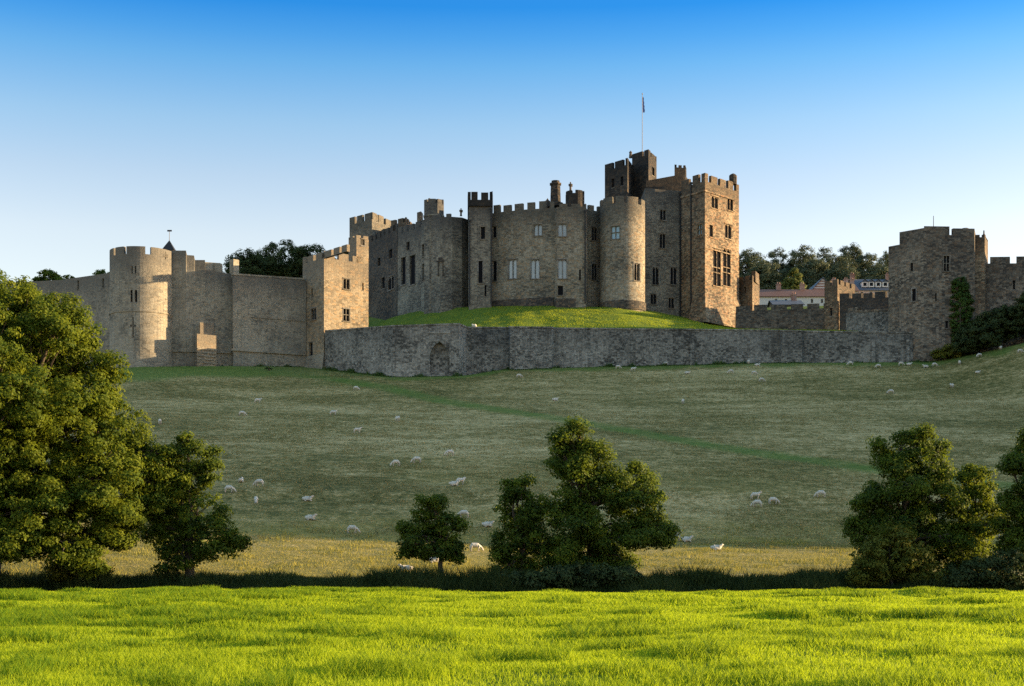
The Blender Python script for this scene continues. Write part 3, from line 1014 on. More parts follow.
def statue(parent, x, y, z, h=1.6, mat="grey"):
    """weathered stone figure standing guard on a parapet"""
    b = MB()
    s = h / 1.7
    b.lathe(x, y, [(.26 * s, z), (.26 * s, z + .12 * s), (.2 * s, z + .13 * s), (.2 * s, z + .7 * s), (.27 * s, z + 1.05 * s), (.26 * s, z + 1.3 * s), (.09 * s, z + 1.4 * s),
                   (.13 * s, z + 1.5 * s), (.12 * s, z + 1.62 * s), (0, z + 1.7 * s)], 10)
    b.lathe(x + .3 * s, y, [(0, z + .75 * s), (.08 * s, z + .8 * s), (.1 * s, z + 1.25 * s), (0, z + 1.34 * s)], 8)
    b.lathe(x - .28 * s, y - .05, [(0, z + .85 * s), (.08 * s, z + .9 * s), (.1 * s, z + 1.25 * s), (0, z + 1.34 * s)], 8)
    return b.build("statue", M[mat], parent)

MER = dict(w=1.45, g=0.85, h=1.35)
# ================================================================== the keep
KY = 262
keep = thing("castle_keep", "great grey brown stone keep of clustered towers on the green mound", "castle keep", (PX(555, KY), KY + 12, 42))
Z0 = 36.0
# range A, receding at the far left
tower(keep, "wall_range", front_back([(369, 291), (397, 278)], 14), Z0, PZ(236, 284), M["sooty"],
      [(383, 283, 3.4, 11), (391, 283, 6, 13, "two"), (390.6, 254, 3.4, 9), (379, 262, 2.6, 8)], merl=dict(MER, u=(0, 19)), seed=1)
# range B with the two tall lancets
tower(keep, "wall_range", front_back([(397, 278.2), (424, 270)], 14), Z0, PZ(230, 273), M["grey"],
      [(403.5, 271, 4.2, 27, "one"), (412.5, 270, 5.2, 29, "one"), (408, 246, 3, 8)], merl=dict(MER, u=(0, 10)), seed=2)
# block behind it, side lit
tower(keep, "turret", [P2(391, 290), P2(406, 287), P2(413, 293), P2(398, 297)], Z0, PZ(223, 288), M["warm"], merl=dict(w=1.4, g=.8, h=.9), seed=3)
tower(keep, "chimney", [P2(417, 282), P2(421, 281), P2(423, 283), P2(419, 284)], 50, PZ(212.5, 282), M["warm"], seed=3)
# octagonal turret C
oct_c = [(PX(434, 267.5) + 2.0 * math.cos(R(-112.5 + 45 * k)), 267.5 + 2.0 * math.sin(R(-112.5 + 45 * k))) for k in range(8)]
tp = tower(keep, "turret", oct_c, Z0, PZ(206, 266), M["grey"], merl=dict(w=1.3, g=.4, h=.9, low=.5), seed=4)
band(keep, tp, 0, tp.len, PZ(216, 266), .3, .14, M["grey"])
# bow-fronted range D
tower(keep, "wall_range", front_back([(421, 270.2), (430, 265.9), (440, 264), (452, 263.4), (462, 264), (469, 266)], 14), Z0, PZ(217.5, 264), M["grey"],
      [(424.5, 250, 4.5, 12, "one"), (424, 272, 3.6, 17, "slit")], merl=dict(w=2.2, g=1.0, h=.55, u=(5.3, 9.6)), seed=5)
b = MB()   # blocked niche with a pointed head
pD = Path([P2(430, 265.9), P2(440, 264), P2(452, 263.4)])
u = pD.hit(440.5)[0]
q = pD.at(u); nD = pD.n[1]; dD = pD.d[1]
b.obox(q, dD, nD, -.55, -.4, PZ(276, 264), PZ(262, 264), -.1, .1); b.obox(q, dD, nD, .4, .55, PZ(276, 264), PZ(262, 264), -.1, .1)
b.obox(q, dD, nD, -.75, .75, PZ(262, 264) + .005, PZ(260.5, 264), -.1, .16); b.obox(q, dD, nD, -.4, .4, PZ(260.4, 264), PZ(257.5, 264), -.1, .13)
b.build("niche", M["sooty"], keep)
statue(keep, PX(461, 265.5), 265.5, PZ(216, 265.5), 1.5, "sooty")
# projecting tower E
ptE = [P2(468.5, 262.5), P2(469, 259.6), P2(491.5, 259.6), P2(492, 262.5), P2(492, 272), P2(468.5, 272)]
pE = tower(keep, "wall_turret", ptE, Z0, PZ(206.5, 259.6), M["grey"],
           [(483, 233, 4, 12, "one"), (480.5, 272, 4, 22, "one"), (485.5, 290.5, 1.8, 11)], seed=6)
cx = [P2(467.6, 262.6), P2(467.8, 259.25), P2(492.6, 259.25), P2(492.9, 262.6), P2(492.6, 272.3), P2(467.6, 272.3)]
tower(keep, "turret_head", cx, PZ(206.3, 259.6), PZ(200.5, 259.6), M["soot"], merl=dict(w=1.35, g=.75, h=1.5, u=(0, 22)), seed=7)
pipe(keep, PX(469.6, 259.5), 259.45, PZ(305, 259.6), PZ(222, 259.6), .13); pipe(keep, PX(491.3, 259.5), 259.45, PZ(305, 259.6), PZ(210, 259.6), .13)
# main range F
pF = tower(keep, "wall_range", front_back([(492, 262.2), (523, 259.6), (556, 258)], 15), Z0, PZ(210.5, 260), M["keep"],
      [(538, 230, 7.5, 11, "two", "pane_pale"), (512.5, 269, 8, 19, "two", "pane_pale"), (535, 269, 8, 19, "two", "pane_pale"), (494.8, 271, 3.6, 20, "one"), (494.6, 232, 3.2, 11, "one")],
      merl=dict(w=1.45, g=.8, h=1.3, u=(.3, 12.2)), seed=8)
band(keep, pF, .2, 12.2, 44.0, PZ(299, 260) - 44.0, .22, M["sooty"], "plinth")
# canted range G
pG = tower(keep, "wall_range", front_back([(552.5, 259.9), (557, 256.6), (586, 256.6), (588, 260)], 15), Z0, PZ(207, 256.6), M["keep"],
      [(562.5, 230, 8, 12.5, "two", "pane_pale"), (562.5, 269, 8, 19, "two", "pane_pale"), (580, 275, 1.8, 11), (560.5, 290.5, 5, 9, "one"), (554.6, 230.5, 2.6, 12, "one")],
      merl=dict(w=1.5, g=.8, h=.6, u=(3.8, 9.5)), seed=9)
band(keep, pG, .2, 6.8, 44.0, PZ(299, 257) - 44.0, .2, M["sooty"], "plinth")
b = MB(); xx, yy = PX(555.5, 262), 262.0
b.lathe(xx, yy, [(1.5, PZ(207, 262)), (1.5, PZ(203.5, 262)), (1.05, PZ(202.5, 262)), (.95, PZ(185.5, 262)), (1.15, PZ(185, 262)), (1.15, PZ(183.5, 262)), (.8, PZ(183, 262)), (.8, PZ(181, 262)), (0, PZ(181, 262))], 8, a_off=R(22.5))
b.build("chimney", M["soot"], keep)
b = MB(); xx = PX(547.5, 263)
b.lathe(xx, 263, [(.5, PZ(208, 263)), (.5, PZ(201, 263)), (.3, PZ(200.5, 263)), (0, PZ(198, 263))], 8)
b.build("finial", M["sooty"], keep)
rt = circle(575, 259.6, 1.75, 24)
tower(keep, "turret", rt, PZ(212, 259.6), PZ(193.3, 258), M["soot"], merl=dict(w=1.5, g=.6, h=.6), seed=10)
statue(keep, PX(570.5, 258.6), 258.6, PZ(191, 258.6), 1.7, "sooty")
# range H
tower(keep, "wall_range", front_back([(588, 261.2), (607, 263.5)], 12), Z0, PZ(211, 262), M["keep"],
      [(594.5, 234, 5, 13, "two"), (594.5, 272, 5, 16, "two")], merl=dict(w=1.2, g=.8, h=.95, u=(.2, 3.4)), seed=11)
pipe(keep, PX(585.2, 256.4), 256.4, PZ(303, 256.4), PZ(212, 256.4), .13)
# round tower J
rj = circle(622.3, 260.3, 4.2, 64)
pJ = tower(keep, "round_tower", rj, Z0, PZ(204.5, 257), M["keep"],
      [(615.3, 232.5, 8, 12.5, "cross", "pane_blue"), (620.5, 273.5, 8, 15, "grid", "pane_blue"), (637, 272, 5.5, 17, "two")], merl=dict(w=2.3, g=.8, h=1.25, start=.6), seed=12)
band(keep, pJ, 0, pJ.len, 44.0, PZ(300.5, 256.5) - 44.0, .2, M["sooty"], "plinth")
# range K, dark and tall
pK = tower(keep, "wall_range", front_back([(645, 265.5), (682, 268)], 14), Z0, PZ(186, 264), M["grey"],
      [(663, 215, 5.5, 10, "two"), (662.5, 241, 5.5, 14, "two"), (655.5, 276, 6, 17, "two"), (673.5, 276, 6, 17, "two"), (653.5, 299, 5.5, 10, "two"), (671.3, 303, 5.2, 10, "two")], seed=13)
pu = tower(keep, "upper_wall", [P2(646, 267.5), P2(684, 269.3), P2(690, 277), P2(650, 280)], PZ(187, 264), [PZ(181.5, 268), PZ(173.8, 269.3), PZ(173.8, 271), PZ(181.5, 271)], M["soot"], seed=13)
tower(keep, "chimney", [P2(674.5, 269.1), P2(685.5, 269.7), P2(686.5, 272), P2(675.5, 272)], PZ(182, 269), PZ(168, 269.5), M["soot"], merl=dict(w=.5, g=.45, h=.5, t=.3), seed=14)
# corner tower R
ptR = [P2(681.5, 266.9), P2(705, 261.7), P2(739, 270.1), P2(722, 279.5)]
pR = tower(keep, "corner_tower", ptR, Z0, PZ(180.5, 261), M["warm"],
      [(699.8, 229.5, 4, 10, "cross", "pane_blue"), (714.8, 202.5, 6.4, 12, "two"), (730.3, 204.6, 5.4, 12, "two"), (711.2, 231, 3.6, 12, "one"), (728.2, 231.5, 6.4, 14, "two"),
       (717, 267.5, 7.6, 37, "tall"), (726.8, 267.5, 7.6, 37, "tall"), (716.6, 303, 2.6, 13, "one"), (727, 303.5, 2.6, 12, "one")],
      merl=dict(w=1.8, g=.9, h=1.5, low=.1, u=(0, 19)), seed=15, surround="warm")
band(keep, pR, 0, 16.2, PZ(190.5, 261), .3, .16, M["warm"]); band(keep, pR, 4.8, 16, PZ(248.5, 262), .22, .1, M["warm"])
b = MB()
strip(b, pR, 3.2, pR.cum[2] + .8, PZ(323, 261), PZ(291, 261), .015, -.3, out_b=1.45, back=False)
b.build("battered_base", M["warm"], keep)
pipe(keep, PX(691, 264.65), 264.65, PZ(318, 263), PZ(182, 263), .16); pipe(keep, PX(680.4, 267.6), 267.6, PZ(315, 266), PZ(192, 266), .16)
b = MB(); b.lathe(PX(733, 269.5), 269.5, [(.75, PZ(184, 269)), (.75, PZ(175, 269)), (.45, PZ(173.6, 269)), (0, PZ(172.6, 269))], 8); b.build("turret", M["soot"], keep)
# great tower M behind
tower(keep, "great_tower", [P2(604.8, 281), P2(627.5, 276), P2(632.5, 281), P2(650, 283), P2(640, 296), P2(606, 296)], Z0, PZ(166.5, 277), M["soot"],
      [(613, 183, 2.6, 9), (622, 181, 2.6, 9)], merl=dict(w=2.3, g=.7, h=1.3, low=.15), seed=16)
tower(keep, "great_tower", [P2(632, 281.3), P2(648.5, 277.6), P2(656.6, 283), P2(640, 290)], Z0, PZ(156.5, 278), M["soot"],
      [(653.3, 171.5, 2.4, 8)], merl=dict(w=2.9, g=.5, h=1.0, low=.3), seed=17)
b = MB(); b.lathe(PX(630.6, 282), 282, [(.35, PZ(158, 282)), (.25, PZ(153, 282)), (.35, PZ(152.4, 282)), (0, PZ(150.6, 282))], 8); b.build("finial", M["sooty"], keep)
# the tall flagpole with its furled flag on the great tower
fx, fy = PX(642.3, 283), 283.0
fp = thing("flagpole", "thin pale flagpole with furled flag on top of the highest tower", "flagpole", (fx, fy, PZ(156, 283)))
b = MB(); b.lathe(fx, fy, [(.07, PZ(158, fy)), (.065, PZ(130, fy)), (.05, PZ(95, fy)), (.1, PZ(94.5, fy)), (.12, PZ(93.4, fy)), (0, PZ(92.8, fy))], 8); b.build("pole", M["pole"], fp)
b = MB()
for k in range(14):
    z_a, z_b = PZ(97 + k * 1.1, fy), PZ(98.1 + k * 1.1, fy)
    w0, w1 = .05 + .1 * abs(math.sin(k * .9)), .05 + .1 * abs(math.sin((k + 1) * .9))
    o0, o1 = .12 + .05 * k * .4, .12 + .05 * (k + 1) * .4
    for y_, s_ in ((-.06, 1), (.06, -1)):
        b.face([(fx + o1 * .3, fy + y_, z_b), (fx + o1 + w1, fy + y_ * 2, z_b), (fx + o0 + w0, fy + y_ * 2, z_a), (fx + o0 * .3, fy + y_, z_a)][::s_])
b.build("flag", M["flag_cloth"], fp)

# left far tower N: shaded front, lit side stepping down
ptN = [P2(349.5, 299), P2(372, 293.5), P2(391, 301), P2(371, 309)]
pN = tower(keep, "far_tower", ptN, Z0, PZ(221, 295), M["keep"], [(377, 218.5, 2.4, 7)], merl=dict(w=2.0, g=.8, h=1.5), seed=18)
tower(keep, "stepped_wall", [P2(388, 300.6), P2(402, 306), P2(398, 309), P2(384, 304)], Z0, [PZ(222, 300), PZ(231, 304), PZ(231, 304), PZ(222, 300)], M["keep"], seed=19)

# ================================================================== left round tower
zt = PZ(254.5, 235)
rt = thing("round_tower", "pale round tower with cross arrow slits and four battlements at the wall's left end", "tower", (PX(142, 240), 240, PZ(366, 240)))
pT = tower(rt, "tower_wall", circle(142, 240, 5.35, 64), 29, zt, M["pale"],
      [(132, 269.5, 1.3, 7), (135.5, 269.5, 1.3, 7), (131.5, 296, 2.2, 12), (136, 296, 2.2, 12), (133, 327, 1.1, 20), (131, 325.5, 1.6, 1.6), (135, 325.5, 1.6, 1.6),
       (165.5, 255.5, 1.0, 8), (164, 255, 1.2, 1.4), (167, 255, 1.2, 1.4)], seed=20)
b = MB()
uc = pT.len
# angles measured from the side facing the river, to the right
an = [0, .36, .54, 1.40, 1.65, 2.3, 2.5, 3.1, 3.3, 3.9, 4.1, 4.72, 4.98, 5.498, 5.60, 5.96, 6.05, 2 * math.pi]
crenel(b, pT, lambda u: zt, [(a / (2 * math.pi) * uc, c / (2 * math.pi) * uc, 1.35 if i % 2 == 0 else .08) for i, (a, c) in enumerate(zip(an, an[1:]))], .6)
b.build("battlement", M["pale"], rt)
band(rt, pT, 0, uc, PZ(311.5, 234.7), .22, .12, M["pale"])
b = MB(); strip(b, pT, 0, uc - .001, 29, PZ(352, 234.7), .12, -.1, out_b=.5, back=False, ends=False); b.build("plinth", M["pale"], rt)
# the little stair turret with pyramid cap and weather vane
sx_, sy_ = PX(169, 245), 245.3
q4 = [(sx_ - 1.0, sy_ - 1.0), (sx_ + 1.0, sy_ - 1.0), (sx_ + 1.0, sy_ + 1.0), (sx_ - 1.0, sy_ + 1.0)]
tower(rt, "stair_turret", q4, zt - 1, PZ(249.5, 244), M["pale"], seed=21)
b = MB(); zz = PZ(249.6, 244); ap = (sx_, sy_, PZ(238.5, 244))
for i in range(4):
    p, q = q4[i], q4[(i + 1) % 4]
    k = 1.12
    p2_ = (sx_ + (p[0] - sx_) * k, sy_ + (p[1] - sy_) * k, zz); q2_ = (sx_ + (q[0] - sx_) * k, sy_ + (q[1] - sy_) * k, zz)
    b.face([p2_, q2_, ap])
b.build("roof", M["lead"], rt)
b = MB(); b.lathe(sx_, sy_, [(.05, ap[2] - .1), (.04, ap[2] + 1.7), (0, ap[2] + 1.75)], 6); b.box(sx_ - .38, sx_ + .42, sy_ - .02, sy_ + .02, ap[2] + 1.5, ap[2] + 1.78); b.build("weather_vane", M["iron"], rt)

# ================================================================== curtain walls
def curtain(name, label, front, th, z0, tops, mat, holes=(), merl=None, seed=0, cat="castle wall", extra=None):
    """front in (px, Y); tops are rows in the photograph, one per point"""
    f = [P2(*q) for q in front]
    zt_ = [PZ(t, q[1]) for t, q in zip(tops, front)] if isinstance(tops, (list, tuple)) else [PZ(tops, q[1]) for q in front]
    pf = Path(f)
    o = thing(name, label, cat, (f[0][0], f[0][1], z0 + 2))
    hs = resolve(pf, holes)
    mb = MB()
    wall_face(mb, pf, z0, zt_, [h[:4] for h in hs])
    fz = lerp_on(pf, zt_)
    us = pf.stops(0, pf.len)
    bk = lambda u: pf.at(u, -th)
    for a, c in zip(us, us[1:]):
        mb.face([(*pf.at(a), fz(a)), (*pf.at(c), fz(c)), (*bk(c), fz(c)), (*bk(a), fz(a))])
        mb.face([(*bk(c), z0), (*bk(a), z0), (*bk(a), fz(a)), (*bk(c), fz(c))])
    mb.face([(*bk(0), z0), (*pf.at(0), z0), (*pf.at(0), fz(0)), (*bk(0), fz(0))])
    e = pf.len
    mb.face([(*pf.at(e), z0), (*bk(e), z0), (*bk(e), fz(e)), (*pf.at(e), fz(e))])
    mb.build("wall", mat, o)
    rr = random.Random(seed)
    for h in hs: window(o, pf, *h, "trim", rr)
    if merl:
        b = MB(); kw = dict(merl); u0, u1 = kw.pop("u", (0, pf.len))
        merlons(b, pf, fz, u0, u1, seed=seed, **kw)
        b.build("battlement", mat, o)
    return o, pf, fz

w1, p1, f1 = curtain("curtain_wall", "shaded stone wall running left from the round tower to the big leafy tree", [(-60, 263), (60, 251), (112, 241.5)], 2.0, 29, [286, 280, 272.5], M["pale"],
                     [(78, 285, 2, 9), (103, 283, 2, 9)], seed=30)
w2, p2, f2 = curtain("curtain_wall", "pale stone wall with stepped ruined top just right of the round tower", [(170, 239.5), (186, 239.4), (187, 239.5), (194, 239.8), (195, 239.9), (205, 240.2), (205.5, 240.3), (232, 241.3)], 1.8, 29,
                     [250.5, 250.5, 255, 255.5, 260, 260, 270, 274], M["pale"], seed=31)
b = MB()
for (a, c, t, bt) in ((204, 219, 262, 272), (233.5, 239, 259, 277), (219.6, 222.5, 263, 273.5)):
    pp = Path([P2(a, 240.9), P2(c, 241.9)])
    strip(b, pp, 0, pp.len, PZ(bt, 241), PZ(t, 241), 0, -1.0)
b.build("parapet_stub", M["pale"], w2)
band(w2, p2, 0.5, p2.len - .2, PZ(352.5, 240), .3, .25, M["pale"], "plinth")
# the latrine projection with sloping cap on that wall
gx = P2(206, 250.6)
gw = MB()
pg = Path([P2(196.5, 240.5), P2(197, 236.7), P2(216.5, 239), P2(217, 242)])
pg2 = Path([P2(199.5, 240.6), P2(200, 238.3), P2(214, 239.8), P2(214.5, 242)])
wall_face(gw, pg, 29, PZ(333, 236)); gw.face([(*pg.at(c), PZ(333, 236)) for c in pg.cum])
wall_face(gw, pg2, PZ(333, 236), PZ(321, 237)); gw.face([(*pg2.at(c), PZ(321, 237)) for c in pg2.cum])
gw.build("latrine_tower", M["square"], w2)
b = MB()
for k in range(5):
    strip(b, pg, pg.cum[1] + .1, pg.cum[2] - .1, PZ(362 - k * 3.4, 236), PZ(361 - k * 3.4, 236), .12, -.02, back=False, bottom=True)
b.build("string_course", M["pale"], w2)
w3, p3, f3 = curtain("curtain_wall", "long grey stone wall between the ruined stepped wall and the sunlit square tower", [(231.5, 242.2), (233, 239.8), (306, 246)], 1.8, 29, [275.5, 275, 280], M["pale"], seed=32)
band(w3, p3, 5.5, p3.len - .2, PZ(319, 243), .2, .12, M["pale"]); band(w3, p3, 1.5, p3.len - .2, PZ(352.5, 242), .3, .3, M["pale"], "plinth")
b = MB(); strip(b, p3, .2, p3.len - .3, lambda u: f3(u) + .003, lambda u: f3(u) + .3, .1, -.9); b.build("coping", M["pale"], w3)

# ================================================================== sunlit square tower
sq = thing("square_tower", "square stone tower with low sun on its honey coloured right face", "tower", (PX(335, 245), 247, PZ(367, 245)))
A_, B_ = P2(324, 241.5), P2(368.5, 247.2)
dS = Vector((B_[0] - A_[0], B_[1] - A_[1], 0)).normalized(); nS = Vector((-dS.y, dS.x, 0))
D_ = (A_[0] + nS.x * 7.2, A_[1] + nS.y * 7.2); C_ = (B_[0] + nS.x * 7.2, B_[1] + nS.y * 7.2)
pS = tower(sq, "tower_wall", [A_, B_, C_, D_], 28, PZ(260.5, 243.5), M["square"],
      [(346.6, 284, 6, 10, "two"), (346.4, 315, 6, 12, "cross"), (363, 286.5, 1.5, 7), (312, 293, 1.8, 9), (313.5, 314, 5, 11, "two"), (311, 351, 3, 16, "one")],
      merl=dict(w=2.1, g=.75, h=1.15, low=.1, u=(0, 40)), seed=33)
t0, t1 = pS.hit(357)[0], pS.len
qa, qb = pS.at(pS.hit(356.5)[0]), pS.at(pS.cum[1])
tq = [qa, (qb[0] + dS.x * .04, qb[1] + dS.y * .04), (qb[0] + nS.x * 2.6, qb[1] + nS.y * 2.6), (qa[0] + nS.x * 2.6, qa[1] + nS.y * 2.6)]
tower(sq, "stair_turret", tq, PZ(260.4, 243.5), PZ(238.5, 246), M["square"], [(363, 242.5, 3, 6, "two")], merl=dict(w=.9, g=.45, h=.5), seed=34)
b = MB(); strip(b, pS, pS.hit(305)[0] - .1, pS.len - .002, 28, PZ(355, 244), .02, -.2, out_b=.9, back=False); b.build("battered_base", M["pale"], sq)

# ================================================================== low outer wall with the blocked arch
ow = thing("outer_wall", "long low weathered wall with blocked pointed arch along the top of the pasture", "castle wall", (PX(500, 236), 236, 30))
OWF = [(325, 240.8), (393, 226.6), (459, 226.6), (467, 233.5), (508.5, 234.2), (510, 231.8), (552, 233.6), (553.5, 235.8), (780, 236.3), (781.5, 235.2), (802, 235), (803.5, 236), (926, 232)]
OWT = [331.5, 326.5, 324.5, 328.0, 328.2, 327.6, 328.0, 328.8, 331, 331, 331.6, 331.8, 333.5]
fO = [P2(*q) for q in OWF]
zO = [PZ(t, q[1]) for t, q in zip(OWT, OWF)]
pO = Path(fO)
arch = resolve(pO, [(439.5, 357, 20, 31)])
mb = MB()
wall_face(mb, pO, 26, zO, [h[:4] for h in arch], depth=.9)
fOz = lerp_on(pO, zO)
for a, c in zip(pO.cum, pO.cum[1:]):
    mb.face([(*pO.at(c, -1.3), 26), (*pO.at(a, -1.3), 26), (*pO.at(a, -1.3), fOz(a)), (*pO.at(c, -1.3), fOz(c))])
    mb.face([(*pO.at(a), fOz(a)), (*pO.at(c), fOz(c)), (*pO.at(c, -1.3), fOz(c)), (*pO.at(a, -1.3), fOz(a))])
mb.build("wall", M["rubble"], ow)
u0, u1, z0_, z1_ = arch[0][:4]
b = MB()
zs_ = z0_ + (z1_ - z0_) * .44
Wd = u1 - u0
def aq(s, z, o=-.03): return (*pO.at(u0 + s, o), z)
prof = []
for k in range(7):
    t = k / 6
    prof.append((Wd * .5 * (1 - math.cos(t * math.pi / 3)) / (1 - math.cos(math.pi / 3)), zs_ + (z1_ - zs_) * math.sin(t * math.pi / 3) / math.sin(math.pi / 3)))
for (s0, za), (s1, zb) in zip(prof, prof[1:]):
    b.face([aq(s0, za), aq(s1, zb), aq(s1, z1_), aq(s0, z1_)][:4])
    b.face([aq(Wd - s1, zb), aq(Wd - s0, za), aq(Wd - s0, z1_), aq(Wd - s1, z1_)])
    b.face([aq(s0, za), (*pO.at(u0 + s0, -.85), za), (*pO.at(u0 + s1, -.85), zb), aq(s1, zb)])
    b.face([aq(Wd - s1, zb), (*pO.at(u1 - s1, -.85), zb), (*pO.at(u1 - s0, -.85), za), aq(Wd - s0, za)])
b.build("arch_head", M["rubble"], ow)
b = MB(); qa, qb = pO.at(u0, -.88), pO.at(u1, -.88)
b.face([(*qa, z0_ - .1), (*qb, z0_ - .1), (*qb, z1_), (*qa, z1_)], [(0, 0), (Wd, 0), (Wd, 4), (0, 4)]); b.build("arch_blocking", M["rubble"], ow)
b = MB(); strip(b, pO, .05, pO.len - .05, lambda u: fOz(u) + .003, lambda u: fOz(u) + .22, .1, -1.4); b.build("coping", M["rubble"], ow)
b = MB(); strip(b, pO, pO.hit(428)[0], pO.hit(452)[0], lambda u: fOz(u) - 1.35, lambda u: fOz(u) - 1.1, .1, -.02, back=False, bottom=True); b.build("string_course", M["rubble"], ow)
b = MB()
for px, wv, hv in ((690, 4, 24), (872, 3, 20), (906, 3, 22)):
    ua = pO.hit(px)[0]; strip(b, pO, ua, ua + wv / 1400 * 243, 26, PZ(362 - hv, 235), .35, -.02, out_b=.7, back=False)
b.build("buttress", M["rubble"], ow)

# the lawn of the mound
KB = [(326, 262, 330), (352, 292, 328.5), (372, 288, 325), (397, 277, 315.5), (421, 270, 310.5), (445, 266, 308), (470, 261, 306.5), (555, 257.5, 306), (600, 258, 307), (622, 256, 307.5), (645, 261, 310), (681, 266, 316.5), (705, 262, 323.5), (722, 263.5, 327), (745, 262, 329.5), (840, 262, 330), (926, 264, 331)]
pxs = np.linspace(327, 924, 240)
kx = [q[0] for q in KB]
kY, kp_ = np.interp(pxs, kx, [q[1] for q in KB]), np.interp(pxs, kx, [q[2] for q in KB])
wx = [q[0] for q in OWF]
wY, wp = np.interp(pxs, wx, [q[1] for q in OWF]) + 1.05, np.interp(pxs, wx, OWT) + .4
def soft(v, k):
    ker = np.hanning(2 * k + 1); ker /= ker.sum()
    return np.convolve(np.pad(v, k, mode='edge'), ker, 'valid')
wRaw, wZ = wY, soft(PZ(wp, wY), 8)
wY = soft(np.array([wRaw[max(0, i - 8):i + 9].max() for i in range(len(wRaw))]), 8) + .3
kZ = soft(PZ(kp_, kY), 9); kY = soft(kY, 9)
rows = []
for t in np.concatenate([[-1], np.linspace(0, 1, 26), [1.6, 2.4]]):
    if t < 0: Yr, z = wRaw, wZ - .15
    elif t <= 1:
        Yr = wY + (kY - wY) * t
        z = wZ + (kZ - wZ) * (t ** np.interp(pxs, [330, 420, 520, 600], [2.2, 1.9, 1.1, .9]))
    else:
        Yr = kY + (t - 1) * 26; z = kZ + 0 * t
    X = (pxs - 512) / F * np.minimum(Yr, kY)
    rows.append(np.stack([X, Yr, z + .06 * vnoise(X, Yr, 2.0, 51)], -1))
co = np.array(rows); ny, nx = co.shape[:2]
i = np.arange(nx * ny).reshape(ny, nx)
q = np.stack([i[:-1, :-1], i[:-1, 1:], i[1:, 1:], i[1:, :-1]], -1).reshape(-1, 4)
me = np_mesh("castle_mound", co.reshape(-1, 3), q.ravel(), np.full(len(q), 4))
me.polygons.foreach_set("use_smooth", np.ones(len(q), bool))
tag(link_mesh("castle_mound", me, M["lawn"]), kind="structure")
MOUND = co
n = 110000
fi, fj = G.uniform(0, len(pxs) - 1.01, n), G.uniform(1, 26.9, n)
i0_, j0_ = fi.astype(int), fj.astype(int)
a_, b_ = (fi - i0_)[:, None], (fj - j0_)[:, None]
pm = (co[j0_, i0_] * (1 - a_) + co[j0_, i0_ + 1] * a_) * (1 - b_) + (co[j0_ + 1, i0_] * (1 - a_) + co[j0_ + 1, i0_ + 1] * a_) * b_
rank = smooth(-.2, .6, vnoise(pm[:, 0], pm[:, 1], 1.5, 52) + .5 * vnoise(pm[:, 0], pm[:, 1], 5, 53))
blades("mound_grass", pm[:, 0], pm[:, 1], pm[:, 2], (.05 + .08 * rank) * G.uniform(.5, 1.4, n), .06 * G.uniform(.6, 1.4, n), .6, np.clip(.45 + .25 * rank + G.normal(0, .22, n), 0, 1), M["blade_mound"], G)
def mound_z(px, t):
    i = int(np.argmin(abs(pxs - px))); j = 1 + int(t * 25)
    return MOUND[j, i]

# ================================================================== walls and towers right of the keep
gt = thing("gate_turret", "narrow gate turret with one bright sunlit edge right of the tall corner tower", "tower", (PX(752, 270), 270, PZ(312, 270)))
tower(gt, "tower_wall", [P2(739, 273), P2(752.5, 270), P2(759.5, 275), P2(745, 279)], 40, PZ(280, 270), M["warm"], [(745, 290, 2, 6)], merl=dict(w=1.2, g=.6, h=.9), seed=40)
tower(gt, "chimney", [P2(751.5, 271.4), P2(755.5, 270.9), P2(759, 274.3), P2(756, 275)], PZ(281, 270), PZ(272, 272), M["warm"], seed=41)
rw, pr, fr = curtain("retaining_wall", "brown battlemented wall on the bank right of the tall corner tower", [(736, 262), (790, 261), (828, 259.5)], 2.0, 36, [311.5, 309.5, 308.5], M["brown"], [],
                     merl=dict(w=2.6, g=.7, h=1.0), seed=42)
bt = thing("block_tower", "small square tower with orange sunlit side between the two battlemented walls", "tower", (PX(836, 260), 260, PZ(330, 260)))
tower(bt, "tower_wall", [P2(824.5, 259), P2(837.5, 256.4), P2(855, 262), P2(842, 267)], 36, PZ(285, 257), M["warm"], [(831, 312, 2.5, 8)], merl=dict(w=1.6, g=.7, h=.9), seed=43)
cw, pc, fc = curtain("curtain_wall", "dark battlemented wall between the small square tower and the broad right tower", [(839.5, 256), (891, 246)], 2.0, 36, [299, 297.5], M["sooty"], [], merl=dict(w=2.4, g=.6, h=.95), seed=44)
lw, pl, fl = curtain("curtain_wall", "bluish grey lower wall set against the broad right tower behind the outer wall", [(846, 250), (899, 240)], 2.0, 36, [313, 310.5], M["rubble"], [], seed=45)
b = MB()
strip(b, pl, .2, 2.4, PZ(313.4, 249.5), PZ(308, 249.5), -.3, -1.2); strip(b, pl, pl.len - 9.2, pl.len - .2, lambda u: fl(u) + .003, lambda u: fl(u) + .4, .1, -1.2)
b.build("coping", M["brown"], lw)

